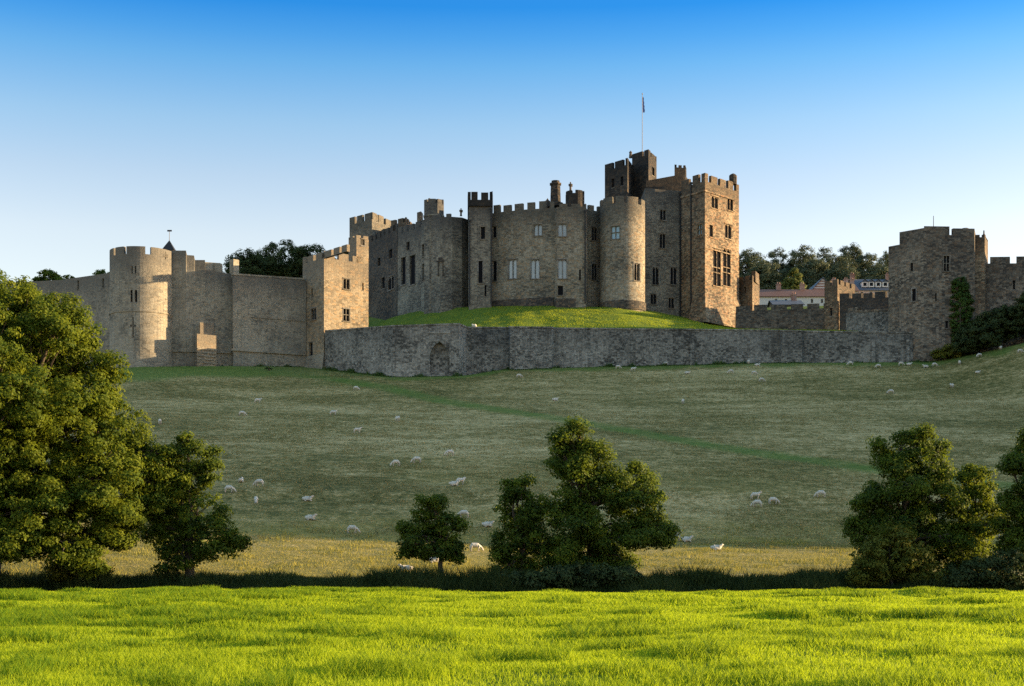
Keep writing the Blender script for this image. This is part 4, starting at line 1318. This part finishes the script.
bg_t = thing("broad_tower", "broad dark brown tower with ivy climbing it at the right end of the castle", "tower", (PX(938, 236), 238, PZ(362, 232)))
pBT = tower(bg_t, "tower_wall", [P2(899.5, 234.2), P2(924, 231), P2(974.5, 231.5), P2(977, 241), P2(903, 246)], 28, PZ(236.5, 232), M["brown"],
      [(946.6, 263.5, 5.4, 15, "cross"), (914, 295, 3.6, 12, "one"), (911.7, 267, 2.6, 8), (946.8, 324.5, 2.8, 7, "one"), (952.5, 294.5, 1.8, 9, "slit", "pane_pale"), (936, 297, 1.6, 8)], seed=46)
b = MB()
h1, h2 = pBT.hit(949.5)[0], pBT.hit(953)[0]
crenel(b, pBT, lambda u: PZ(236.5, 232), [(0, pBT.cum[1], 1.2), (pBT.cum[1], h1, 1.5), (h1, h2, .1), (h2, pBT.cum[2], 1.2), (pBT.cum[2], pBT.cum[2] + 5, 1.2), (pBT.cum[2] + 5, pBT.cum[2] + 6, .1), (pBT.cum[2] + 6, pBT.len, 1.2)], .7)
b.build("battlement", M["brown"], bg_t)
tower(bg_t, "side_turret", [P2(888.5, 238.5), P2(901, 236.6), P2(903, 243), P2(891, 244)], 32, PZ(246, 238), M["brown"], seed=47)
tower(bg_t, "side_turret", [P2(973.5, 233.6), P2(984.8, 233.4), P2(988, 238), P2(976, 240)], 30, PZ(237.5, 233.5), M["warm"], merl=dict(w=1.0, g=.5, h=.45), seed=48)
b = MB(); fx2 = PX(985.6, 234.4)
b.lathe(fx2 - .15, 234.8, [(.3, PZ(239, 234)), (.3, PZ(234, 234)), (.16, PZ(233.5, 234)), (.1, PZ(229.5, 234)), (0, PZ(229, 234))], 8); b.build("finial", M["brown"], bg_t)
b = MB(); b.lathe(PX(967, 233), 234, [(.9, PZ(236.6, 233)), (.95, PZ(229, 233)), (.5, PZ(227, 233)), (0, PZ(226.6, 233))], 9); b.build("chimney", M["brown"], bg_t)
mast = MB(); mx_ = PX(933.5, 238); mast.lathe(mx_, 238, [(.07, PZ(238, 238)), (.05, PZ(216, 238)), (0, PZ(215.6, 238))], 6)
mo = mast.build("thin_mast", M["lead"]); tag(mo, "hair thin bare mast on the roof of the broad right tower", "mast")
rcw, prc, frc = curtain("curtain_wall", "battlemented stone wall behind the bushes at the far right edge", [(975, 235.5), (1030, 232), (1090, 228)], 2.0, 29, [264, 263.5, 262.5], M["brown"], [(1014, 285, 2, 9)],
                        merl=dict(w=3.6, g=1.15, h=1.15, start=2.4), seed=49)

# rough growth along the foot of the walls
gx_, gy_ = [], []
for pth, lo in ((pO, 0), (p2, 0), (p3, 0), (p1, 1), (pBT, 0)):
    for u in G.uniform(lo, pth.len if pth is not pBT else pBT.cum[2], int((pth.len - lo) * 90)):
        q = pth.at(float(u), float(abs(G.normal(0, .45))) + .03)
        gx_.append(q[0]); gy_.append(q[1])
gx_, gy_ = np.array(gx_), np.array(gy_)
clump = smooth(-.1, .8, vnoise(gx_, gy_, 1.8, 61) + .5 * vnoise(gx_, gy_, .7, 62))
blades("wall_foot_weeds", gx_, gy_, H(gx_, gy_), (.12 + .55 * clump ** 1.5) * G.uniform(.4, 1.3, len(gx_)), .06 * G.uniform(.6, 1.4, len(gx_)), .5, np.clip(.5 + G.normal(0, .3, len(gx_)), 0, 1), M["leaf_ivy"], G)

# ================================================================== the town beyond the walls
def house(label, a, c, Y, base, eave, ridge, depth, wm, rm, wins=(), chims=(), gable=False, name="town_house", dorm=()):
    x0, x1 = PX(a, Y), PX(c, Y)
    zb, ze, zr = PZ(base, Y), PZ(eave, Y), PZ(ridge, Y)
    o = thing(name, label, "house", ((x0 + x1) / 2, Y + depth / 2, zb), "houses in the town behind the castle")
    w = MB()
    path = Path([(x0, Y), (x1, Y), (x1, Y + depth), (x0, Y + depth)], True)
    hs = resolve(path, wins)
    wall_face(w, path, zb, ze, [h[:4] for h in hs], .2)
    y0, y1, ym, xm = Y, Y + depth, Y + depth / 2, (x0 + x1) / 2
    if gable:
        w.face([(x0, y0, ze), (x1, y0, ze), (xm, y0, zr)]); w.face([(x1, y1, ze), (x0, y1, ze), (xm, y1, zr)])
    else:
        w.face([(x1, y0, ze), (x1, y1, ze), (x1, ym, zr)]); w.face([(x0, y1, ze), (x0, y0, ze), (x0, ym, zr)])
    w.build("wall", wm, o)
    r = MB()
    v = .35
    if gable:
        s = (zr - ze) / (xm - x0)
        for sg in (-1, 1):
            xe = xm + sg * (x1 - x0 + 2 * v) / 2
            p = [(xe, y0 - v, ze - s * v + .04), (xe, y1 + v, ze - s * v + .04), (xm, y1 + v, zr + .04), (xm, y0 - v, zr + .04)]
            uv = [(0, 0), (depth, 0), (depth, 6), (0, 6)]
            r.face(p, uv); r.face([(x, y, z + .16) for x, y, z in p], uv)
            r.face([p[0], p[3], (p[3][0], p[3][1], p[3][2] + .16), (p[0][0], p[0][1], p[0][2] + .16)])
    else:
        s = (zr - ze) / (ym - y0)
        for sg in (-1, 1):
            ye = ym + sg * (depth / 2 + v)
            p = [(x0 - v, ye, ze - s * v + .04), (x1 + v, ye, ze - s * v + .04), (x1 + v, ym, zr + .04), (x0 - v, ym, zr + .04)]
            L = x1 - x0 + 2 * v
            uv = [(0, 0), (L, 0), (L, 5), (0, 5)]
            r.face(p, uv); r.face([(x, y, z + .16) for x, y, z in p], uv)
            r.face([p[0], p[1], (p[1][0], p[1][1], p[1][2] + .16), (p[0][0], p[0][1], p[0][2] + .16)])
    ro = r.build("roof", rm, o)
    for cx in chims:
        b = MB(); x = PX(cx, Y)
        yc = ym
        b.box(x - .55, x + .55, yc - .4, yc + .4, zr - .9, zr + 1.3); b.box(x - .65, x + .65, yc - .5, yc + .5, zr + 1.302, zr + 1.5)
        b.lathe(x - .25, yc, [(.14, zr + 1.5), (.12, zr + 2.0), (0, zr + 2.0)], 8); b.lathe(x + .25, yc, [(.14, zr + 1.5), (.12, zr + 1.95), (0, zr + 1.95)], 8)
        b.build("chimney", M["brick_pink"], ro)
    for dx in dorm:
        d = MB(); x = PX(dx, Y); zz = ze + (zr - ze) * .25
        yd = y0 + (ym - y0) * .12
        d.box(x - .75, x + .75, yd, yd + 2.2, zz, zz + 1.3)
        dm = d.build("dormer", M["render_white"], o)
        d = MB()
        d.face([(x - .95, yd - .2, zz + 1.29), (x, yd - .2, zz + 2.05), (x, yd + 3, zz + 2.05), (x - .95, yd + 3, zz + 1.29)])
        d.face([(x, yd - .2, zz + 2.05), (x + .95, yd - .2, zz + 1.29), (x + .95, yd + 3, zz + 1.29), (x, yd + 3, zz + 2.05)])
        d.face([(x - .75, yd - .004, zz + 1.3), (x + .75, yd - .004, zz + 1.3), (x, yd - .004, zz + 1.95)])
        d.build("dormer_roof", rm, dm)
        d = MB(); d.box(x - .4, x + .4, yd - .03, yd - .004, zz + .3, zz + 1.15); d.build("window", M["pane_dark"], dm)
    rr = random.Random(1)
    for h in hs:
        q = MB(); p0, p1 = path.at(h[0], -.12), path.at(h[1], -.12)
        q.face([(*p0, h[2]), (*p1, h[2]), (*p1, h[3]), (*p0, h[3])])
        wo_ = q.build("window", M["pane_dark"], o)
        f_ = MB(); a_ = path.at(h[0]); Wd_ = h[1] - h[0]
        f_.obox(a_, (1, 0), (0, -1), Wd_ * .46, Wd_ * .54, h[2], h[3], -.11, -.03); f_.build("frame", M["frame_white"], wo_)
    return o

house("long low white house with red pantile roof beyond the battlemented wall", 757, 832, 345, 313, 296.5, 287, 9, M["render_white"], M["pantile"],
      [(776, 301, 2.2, 4), (786, 301, 2.2, 4), (812, 301, 2.2, 4), (822, 301, 2.2, 4)], (782, 806))
house("tall gabled house with striped timber front between the white house and the slate roofed row", 809, 836.5, 352, 313, 293.5, 278, 16, M["brick_pink"], M["slate"],
      [(822, 297, 2.4, 5), (816, 297, 2.0, 5)], (), True)
gb = bpy.data.objects[[o.name for o in bpy.data.objects if o.name.startswith("town_house") and o.parent is None][-1]]
b = MB()
xa, xb, xm_ = PX(809, 352), PX(836.5, 352), PX(822.75, 352)
for k in range(6):
    t = k / 6
    z_ = PZ(293.5, 352) + (PZ(278, 352) - PZ(293.5, 352)) * t
    b.box(xa + (xm_ - xa) * t + .15, xb + (xm_ - xb) * t - .15, 351.93, 351.997, z_, z_ + .26)
b.build("gable_timber", M["render_white"], gb)
house("brick house with tall chimneys left of the blue slate row", 836, 858, 356, 313, 291, 282, 9, M["brick_pink"], M["pantile"], [(853, 294, 2.2, 4.5)], (838, 850, 856))
house("terrace with long blue slate roof and a row of small pale dormers", 856, 905, 362, 313, 290, 276.5, 10, M["brick_pink"], M["slate"],
      [(862, 294, 2.2, 4), (871, 294, 2.2, 4), (880, 294, 2.2, 4)], (857, 893), dorm=(865.5, 872, 879, 886))
house("small dark roofed cottage with one orange chimney just behind the battlemented wall", 774, 803, 300, 316, 305, 298, 8, M["brown"], M["slate"], [], (797.5,))

# ================================================================== trees far behind
def far_tree(label, px, top, w, Y, mat, seed, base=308, n=3, leaf=.5, cr=1.7, per=130, cat="tree", name="broadleaf_tree", group="trees of the wood behind the town", rough=1):
    rr = random.Random(seed)
    h = base - top
    bl = [(px, top + h * .36, w * .42, h * .36, 0)]
    for k in range(n):
        a = (k + .5) / n * 2 - 1
        bl.append((px + a * w * .36, top + h * (.44 + .14 * abs(a) + rr.uniform(-.05, .08)), w * .3, h * .28, rr.uniform(-2, 3)))
    bl.append((px + rr.uniform(-.1, .1) * w, top + h * .62, w * .36, h * .26, 0))
    gz = float(H(PX(px, Y), Y))
    return make_tree(name, label, cat, (PX(px, Y), Y, gz - .2), blob_px(bl, Y), leaf, cr, per, mat, seed, .45, group=group, limbs=False, fill=.2, rough=rough)

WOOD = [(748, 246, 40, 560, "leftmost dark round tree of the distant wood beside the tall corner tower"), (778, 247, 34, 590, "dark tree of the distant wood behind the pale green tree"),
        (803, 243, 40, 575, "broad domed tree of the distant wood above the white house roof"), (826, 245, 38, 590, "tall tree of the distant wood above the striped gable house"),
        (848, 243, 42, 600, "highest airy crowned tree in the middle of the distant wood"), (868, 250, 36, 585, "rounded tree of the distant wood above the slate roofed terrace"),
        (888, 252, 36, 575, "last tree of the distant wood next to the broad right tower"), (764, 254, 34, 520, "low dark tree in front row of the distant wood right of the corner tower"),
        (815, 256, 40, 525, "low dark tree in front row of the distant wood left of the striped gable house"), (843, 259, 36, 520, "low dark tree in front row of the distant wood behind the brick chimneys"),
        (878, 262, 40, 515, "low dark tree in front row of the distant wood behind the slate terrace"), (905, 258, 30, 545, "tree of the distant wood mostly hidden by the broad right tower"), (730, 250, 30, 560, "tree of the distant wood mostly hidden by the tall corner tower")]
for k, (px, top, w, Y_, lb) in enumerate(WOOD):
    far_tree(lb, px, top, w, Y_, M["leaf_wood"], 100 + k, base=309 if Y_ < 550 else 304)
far_tree("small round pale green tree standing in front of the dark distant wood", 793.5, 267, 22, 430, M["leaf_pale"], 120, base=306, leaf=.4, cr=.8, group=None)

BACK = [(244, 247, 44, 292, "leftmost dark tree behind the castle wall beside the small parapet stub"), (281, 236, 66, 300, "tallest spreading dark tree behind the castle wall left of the square tower"),
        (312, 241, 54, 296, "dark tree behind the castle wall close to the square tower"), (345, 246, 40, 304, "tree showing between the square tower and the far keep tower"), (262, 246, 40, 306, "broad dark tree behind and between the two left ones above the castle wall")]
for k, (px, top, w, Y_, lb) in enumerate(BACK):
    far_tree(lb, px, top, w, Y_, M["leaf_dark"], 140 + k, base=300, leaf=.34, cr=1.1, per=110, group="trees behind the left castle wall", rough=2)

def bush(label, base, blobs, mat, seed, leaf=.22, cr=.5, per=60, name="shrub", cat="bush", group=None, fill=.3):
    return make_tree(name, label, cat, base, blobs, leaf, cr, per, mat, seed, .1, fork=.3, group=group, limbs=False, fill=fill)
for k, (px, py, rx, rz, Y_, lb) in enumerate([(48, 281, 14, 10, 264, "leafy shrub showing above the far left wall next to the big tree"), (66, 283, 10, 8, 260, "low shrub topping the far left wall, second from the left"),
                                           (103, 279, 10, 8.5, 254, "small shrub above the wall right beside the round tower")]):
    gz = float(H(PX(px, Y_), Y_))
    bush(lb, (PX(px, Y_), Y_, min(gz, PZ(py + rz + 12, Y_))), blob_px([(px, py, rx, rz, 0), (px - rx * .5, py + 4, rx * .6, rz * .7, .5), (px + rx * .6, py + 3, rx * .5, rz * .6, 0)], Y_), M["leaf_alder"], 160 + k, leaf=.3, group="shrubs above the far left wall")
# ivy and bushes at the broad right tower
iv = blob_px([(960, 288, 8, 12, 0, .35), (962, 305, 12, 15, 0, .3), (961, 320, 11, 14, 0, .3), (959, 334, 8, 10, 0, .4)], 231.2)
make_tree("ivy_plant", "narrow column of green ivy climbing the face of the broad right tower", "ivy", (PX(960, 230.6), 230.6, float(H(PX(960, 230.6), 230.6))), iv, .24, .42, 70, M["leaf_ivy"], 170, .09, fork=.6, fill=.1, limbs=False)
for k, (bl, Y_, lb, mt) in enumerate([([(972, 338, 16, 14, 0), (964, 347, 12, 11, -1), (984, 330, 14, 16, 1)], 228.5, "dark rounded bush below the ivy on the right tower", "leaf_dark"),
                                      ([(1000, 324, 22, 17, 0), (985, 336, 16, 14, -1), (1016, 320, 18, 14, 1)], 228, "large spreading bush against the wall at the far right edge", "leaf_dark"),
                                      ([(1030, 312, 20, 18, 0), (1045, 318, 20, 16, 0)], 227, "bush cut by the right edge of the photo before the battlemented wall", "leaf_dark"),
                                      ([(945, 354, 12, 8, 0), (956, 351, 10, 9, 0)], 229, "low brownish scrub at the foot of the broad right tower", "leaf_bush")]):
    px = bl[0][0]
    bush(lb, (PX(px, Y_), Y_, float(H(PX(px, Y_), Y_))), blob_px(bl, Y_), M[mt], 180 + k, leaf=.32, cr=.6, per=60)
bush("small dark tuft of scrub on the grass below the long grey wall", (*hit(269, 370.5)[:2], hit(269, 370.5)[2]), blob_px([(269, 369.5, 4, 2, 0)], hit(269, 370.5)[1]), M["leaf_dark"], 190, leaf=.15, cr=.25, per=40)

# ================================================================== riverside trees
TY = 88
def river_tree(name, label, basepx, basepy, blobs, Y, mat, seed, tr, **kw):
    x = PX(basepx, Y)
    z = float(H(x, Y))
    kw.setdefault("leaf", .17)
    kw.setdefault("rough", 4)
    kw.setdefault("clump_r", .62)
    kw.setdefault("per", 150)
    return make_tree(name, label, "tree", (x, Y, z), blob_px(blobs, Y), kw.pop("leaf"), kw.pop("clump_r"), kw.pop("per"), M[mat], seed, tr, **kw)

river_tree("broadleaf_tree", "huge leafy tree filling the left edge with sun on its right side", -14, 576,
           [(0, 315, 56, 50, 0), (30, 330, 46, 50, -2), (15, 395, 50, 50, -6), (-20, 345, 50, 50, -5), (55, 335, 48, 46, -1), (22, 372, 70, 58, 2), (84, 388, 38, 46, -1), (-40, 380, 70, 70, 0), (60, 430, 66, 52, -2), (112, 430, 42, 40, 0), (10, 460, 70, 56, -3),
            (96, 480, 58, 46, -2), (146, 474, 42, 34, 1), (160, 462, 24, 18, 0), (150, 505, 26, 20, 0), (40, 515, 66, 42, -3), (108, 522, 48, 30, -1), (-30, 520, 70, 40, -2), (64, 548, 34, 20, -4), (20, 543, 40, 22, -4), (84, 560, 20, 16, -3)],
           85, "leaf_oak", 201, .7, fork=.3, leaf=.17, clump_r=.6, per=150, gap=.08, lean=(1.0, 0))
river_tree("riverside_tree", "slender tree leaning right just beside the huge left tree", 190, 581,
           [(193, 453, 24, 17, 0), (208, 472, 14, 12, 0), (188, 482, 22, 20, 0), (197, 512, 38, 24, 0), (177, 528, 30, 30, 1), (212, 535, 30, 22, -1), (182, 556, 30, 18, 0), (230, 545, 20, 12, 0), (158, 530, 18, 20, 2), (168, 500, 18, 16, 1)],
           86, "leaf_alder", 202, .28, fork=.5, gap=.22, fill=.25, clump_r=.5, per=85)
river_tree("riverside_tree", "small dark round tree standing alone left of the middle trees", 442, 577,
           [(430, 512, 24, 20, 0), (415, 530, 18, 16, 0), (447, 530, 20, 20, 0), (432, 546, 30, 16, 0), (412, 552, 15, 8, 0), (456, 552, 10, 10, 0)],
           87, "leaf_alder", 203, .17, fork=.4, gap=.18, fill=.3, clump_r=.45, per=80)
river_tree("riverside_tree", "tallest middle tree with low sun on its top", 594, 582,
           [(570, 436, 20, 18, 0), (561, 460, 22, 24, 0), (592, 462, 24, 24, 0), (578, 494, 34, 30, 0), (612, 492, 28, 26, 0), (641, 478, 18, 15, 1), (636, 508, 36, 24, 0), (590, 530, 46, 28, -1), (640, 532, 34, 18, -1), (662, 532, 15, 12, 0),
            (572, 556, 34, 22, -1), (606, 562, 34, 20, 0)],
           88, "leaf_alder", 204, .42, fork=.45, gap=.22, lean=(-.4, 0), per=150)
river_tree("riverside_tree", "dark lower tree joined to the left side of the tallest middle tree", 522, 583,
           [(516, 488, 14, 12, 0), (514, 510, 24, 20, 0), (537, 505, 18, 16, 0), (530, 532, 32, 24, 0), (506, 548, 20, 22, 0), (542, 555, 26, 22, 0), (514, 570, 22, 12, 0)],
           88.5, "leaf_alder", 205, .25, fork=.4, gap=.15, clump_r=.52, per=90)
river_tree("riverside_tree", "broad dark tree with pointed top near the right edge", 905, 584,
           [(918, 442, 24, 16, 0), (895, 452, 22, 20, 0), (930, 462, 26, 22, 0), (905, 482, 42, 30, 0), (880, 505, 26, 22, 0), (940, 500, 34, 28, 0), (900, 530, 50, 28, 0), (865, 532, 22, 16, 0), (950, 545, 36, 26, 0), (890, 560, 34, 18, 1)],
           88, "leaf_alder", 206, .38, fork=.35, gap=.2, per=150)
river_tree("riverside_tree", "rounded lower tree between the broad dark tree and the right edge tree", 972, 584,
           [(976, 480, 20, 18, 0), (970, 505, 26, 24, 0), (990, 520, 20, 22, 0), (978, 545, 28, 24, 0), (965, 568, 24, 14, 0)],
           89, "leaf_oak", 207, .25, fork=.35, gap=.15, clump_r=.5, per=90)
river_tree("riverside_tree", "dark tree cut off by the right edge of the photo", 1040, 584,
           [(1034, 445, 20, 18, 0), (1022, 462, 20, 10, 0), (1040, 480, 34, 28, 0), (1020, 505, 24, 20, 0), (1045, 520, 40, 32, 0), (1025, 545, 26, 24, 0), (1030, 570, 26, 14, 0)],
           86, "leaf_alder", 208, .35, fork=.4, gap=.2, per=150)
def river_bush(label, px, Y, blobs, mat, seed):
    x = PX(px, Y)
    bush(label, (x, Y, float(H(x, Y))), blob_px(blobs, Y), M[mat], seed, leaf=.17, cr=.4, per=75, group=None)
river_bush("sunlit pale green bush at the foot of the broad dark tree on the right", 892, 84.5, [(893, 540, 22, 15, 0), (880, 560, 30, 20, 0), (908, 560, 28, 20, 0), (868, 574, 22, 12, 0), (925, 572, 20, 12, 0)], "leaf_bush", 221)
river_bush("dark bush at the water's edge under the middle trees", 600, 84.5, [(590, 575, 26, 12, 0), (560, 578, 26, 10, 0), (622, 577, 20, 10, 0), (530, 580, 26, 9, 0)], "leaf_dark", 222)
river_bush("low dark bush under the right edge trees", 985, 84.5, [(985, 572, 26, 16, 0), (1010, 568, 24, 20, 0), (960, 577, 22, 11, 0)], "leaf_dark", 223)
river_bush("low sunlit sprig of bush below the huge left tree", 78, 85, [(78, 565, 20, 14, 0), (95, 572, 14, 8, 0), (58, 572, 16, 9, 0)], "leaf_bush", 224)

# ================================================================== sheep
def skin_body(name, verts, edges, radii, sub=1):
    me = bpy.data.meshes.new(name)
    me.from_pydata(verts, edges, [])
    o = bpy.data.objects.new(name, me)
    COL.objects.link(o)
    m = o.modifiers.new("skin", 'SKIN')
    m.use_smooth_shade = True
    for i, r in enumerate(radii):
        me.skin_vertices[0].data[i].radius = (r, r) if not isinstance(r, tuple) else r
    me.skin_vertices[0].data[0].use_root = True
    s = o.modifiers.new("sub", 'SUBSURF')
    s.levels = s.render_levels = sub
    dg = bpy.context.evaluated_depsgraph_get()
    nm = bpy.data.meshes.new_from_object(o.evaluated_get(dg))
    nm.name = name
    bpy.data.objects.remove(o)
    bpy.data.meshes.remove(me)
    return nm

def sheep_mesh(pose, leg=.33):
    """facing +X, about 1.2 m long; one continuous body with four jointed legs, neck, head and tail"""
    if pose == "graze": neck, poll, muz = (.60, 0, .52), (.76, 0, .30), (.90, 0, .10)
    elif pose == "up": neck, poll, muz = (.60, 0, .86), (.68, 0, 1.0), (.88, 0, .93)
    else: neck, poll, muz = (.58, 0, .52), (.66, 0, .66), (.85, 0, .60)
    dz = -.30 if pose == "lie" else 0
    V = [(0, 0, .66 + dz), (.28, 0, .67 + dz), (.46, 0, .68 + dz), neck, poll, muz, (-.28, 0, .67 + dz), (-.46, 0, .64 + dz), (-.56, 0, .48 + dz)]
    E = [(0, 1), (1, 2), (2, 3), (3, 4), (4, 5), (0, 6), (6, 7), (7, 8)]
    Rr = [.27, .27, .22, .13, .105, .06, .28, .21, .06]
    def leg_(root, pts, rs):
        p = root
        for q, r in zip(pts, rs):
            V.append(q); Rr.append(r); E.append((p, len(V) - 1)); p = len(V) - 1
    for sy in (-1, 1):
        if pose == "lie":
            leg_(1, [(.34, .17 * sy, .16), (.58, .18 * sy, .06), (.44, .2 * sy, .05)], [.07, .045, .035])
            leg_(6, [(-.26, .22 * sy, .16), (-.02, .27 * sy, .08), (-.26, .28 * sy, .05)], [.1, .05, .035])
        else:
            f = .05 * sy
            leg_(2, [(.40, .13 * sy, .50), (.40 + f, .13 * sy, .28), (.39 + f * 1.5, .13 * sy, .03)], [.1, .05, .042])
            leg_(7, [(-.36, .14 * sy, .50), (-.46 - f, .14 * sy, .30), (-.41 - f, .14 * sy, .03)], [.14, .055, .042])
        ei = len(V); V.append((poll[0] - .02, .13 * sy, poll[2] + .03)); Rr.append(.03); E.append((4, ei))
    return skin_body("sheep", V, E, Rr)

SHM = {p: sheep_mesh(p) for p in ("graze", "up", "lie")}
for m_ in SHM.values():
    m_.materials.append(M["fleece"]); m_.materials.append(M["sheep_face"]); m_.materials.append(M["hoof"])
    for p_ in m_.polygons:
        c_ = p_.center
        p_.use_smooth = True
        p_.material_index = 1 if c_.x > .70 else (2 if c_.z < .33 and m_ is not SHM["lie"] and c_.x < .62 else 0)
SHEEP = []   # filled below: px, py of the feet, pose, heading in degrees (0 = facing right), scale, label
def sheep(px, py, pose, head, label, s=1.0):
    x, y, z = hit(px, py)
    o = bpy.data.objects.new("sheep", SHM[pose])
    COL.objects.link(o)
    o.location = (x, y, z - .02)
    o.rotation_euler = (0, 0, R(head))
    o.scale = (s * .73, s * .73, s * .73)
    tag(o, label, "sheep", "sheep grazing the hillside")
    return o
for a_ in [
    (160, 424.5, "graze", 100, "lone sheep on the slope right beside the huge left tree's upper edge"),
    (242, 416, "graze", 10, "sheep left of and below the one highest on the left pasture"),
    (257.5, 403, "up", 15, "sheep standing highest on the left pasture with its head up"),
    (333, 415.5, "up", 10, "sheep on the upper left pasture halfway between wall corner and huge tree"),
    (356, 390.5, "graze", -25, "sheep nearest below the shaded foot of the wall corner, beside the green track"),
    (397.5, 421.5, "up", 70, "sheep seen end on just below the green track"),
    (357, 433.5, "up", 0, "faint sheep alone in the middle of the left pasture"),
    (417, 463, "graze", -170, "right one of two sheep in line left of the tall middle tree"),
    (396, 466.5, "graze", -150, "left one of two sheep in line left of the tall middle tree"),
    (450, 456, "graze", 195, "sheep uphill and right of the pair in line"),
    (453.5, 486, "lie", 10, "lying sheep touching another, above the small dark round tree"),
    (460, 485, "up", 30, "standing sheep touching a lying one, above the small dark round tree"),
    (241, 482.5, "lie", 90, "tiny sheep uphill of the three near the leaning tree"),
    (259.5, 486.5, "graze", 170, "rightmost of the three sheep grazing above the leaning tree"),
    (229, 493.5, "graze", 0, "big sheep half behind the leaning tree's branches"),
    (256, 504, "graze", -80, "sheep facing downhill right of the leaning tree", 1.0),
    (307, 501.5, "lie", 0, "lying sheep on the trodden terrace left of the small dark tree"),
    (310, 520, "lie", -10, "sheep lying between the trodden terrace and the golden strip"),
    (352, 533.5, "graze", 0, "sheep lowest on the left, just above the golden strip"),
    (519, 378, "graze", 0, "sheep grazing below the wall right of the blocked arch"),
    (555, 401, "lie", 20, "sheep lying alone on the dry grass above the green track"),
    (618, 369, "graze", 0, "left sheep of the pair close under the wall above the tall middle tree"),
    (633, 371.5, "up", 20, "right sheep of the pair close under the wall above the tall middle tree"),
    (665.8, 365.5, "graze", 180, "sheep against the foot of the wall below the mound's right slope"),
    (687, 374, "lie", 10, "lying sheep below the wall under the tall corner tower"),
    (699, 364.5, "graze", 0, "sheep tight against the foot of the wall under the tall corner tower"),
    (731, 373.5, "graze", 180, "left one of the three sheep below the shallow wall buttress"),
    (754, 375, "graze", 0, "middle one of the three sheep below the shallow wall buttress"),
    (761.5, 382, "graze", 10, "lowest one of the three sheep below the shallow wall buttress"),
    (748.5, 364, "up", 90, "sheep seen end on at the very foot of the wall left of the buttress"),
    (757, 366, "lie", 0, "sheep lying at the foot of the wall left of the buttress"),
    (683, 404, "up", 80, "sheep facing away alone in the middle of the upper pasture"),
    (821, 497.5, "graze", 170, "sheep alone left of the broad dark tree's crown"),
    (755, 499.5, "up", 0, "upper left sheep of the close group of three on the lower slope"),
    (757.5, 507, "graze", 160, "lowest sheep of the close group of three on the lower slope"),
    (773, 504.5, "graze", 0, "right sheep of the close group of three on the lower slope"),
    (464, 518, "graze", 180, "sheep behind the small dark round tree's top right side"),
    (487, 527, "lie", 0, "sheep lying left of the dark lower middle tree"),
    (475, 551.5, "graze", 10, "bright sheep on the golden strip right of the small dark tree"),
    (407, 571.5, "lie", 170, "sheep lying low on the golden strip left of the small dark tree"),
    (433, 563, "lie", 10, "sheep lying on the golden strip half hidden by the small dark tree"),
    (677.5, 541, "up", 90, "left sheep seen end on right beside the middle tree's lowest branch"),
    (686, 542, "lie", 0, "right sheep lying beside the middle tree's lowest branch"),
    (716, 550.5, "lie", 10, "sheep lying alone on the golden strip right of the middle trees"),
    (850.5, 365.5, "graze", 180, "sheep under the wall below the small square tower"),
    (878.5, 368, "graze", 180, "sheep below the wall left of the broad right tower"),
    (901, 365.8, "graze", 0, "left sheep of the pair at the wall's end by the broad right tower"),
    (908.8, 365.5, "lie", 0, "right sheep of the pair at the wall's end by the broad right tower"),
    (926, 367.8, "lie", 180, "left sheep of the pair below the broad right tower"),
    (934.5, 366.8, "graze", 10, "right sheep of the pair below the broad right tower"),
    (959.5, 365, "up", 80, "sheep seen end on below the ivy of the broad right tower"),
    (977.5, 373.5, "lie", 0, "sheep lying on the rising slope below the dark bushes", .9),
    (979.5, 357.5, "graze", 200, "sheep right in front of the dark rounded bush"),
    (1000.5, 350, "graze", 90, "sheep on the rise before the large spreading bush"),
    (1020, 353.5, "graze", 0, "sheep nearest the right edge on the rise below the bushes"),
    (952, 388, "up", 100, "sheep alone on the right slope far below the broad right tower"),
    (891, 394, "graze", 170, "sheep alone on the pasture above the broad dark tree"),
    (1003, 539, "graze", 170, "sheep glimpsed between the right edge tree and the rounded lower tree"),
]:
    sheep(*a_)
# one more sheep stands on the mound lawn by the wall
mz = mound_z(474, .06)
o = bpy.data.objects.new("sheep", SHM["up"]); COL.objects.link(o)
o.location = tuple(float(q) for q in mz); o.rotation_euler = (0, 0, R(120))
tag(o, "single sheep up on the mound lawn behind the low wall", "sheep", "sheep grazing the hillside")
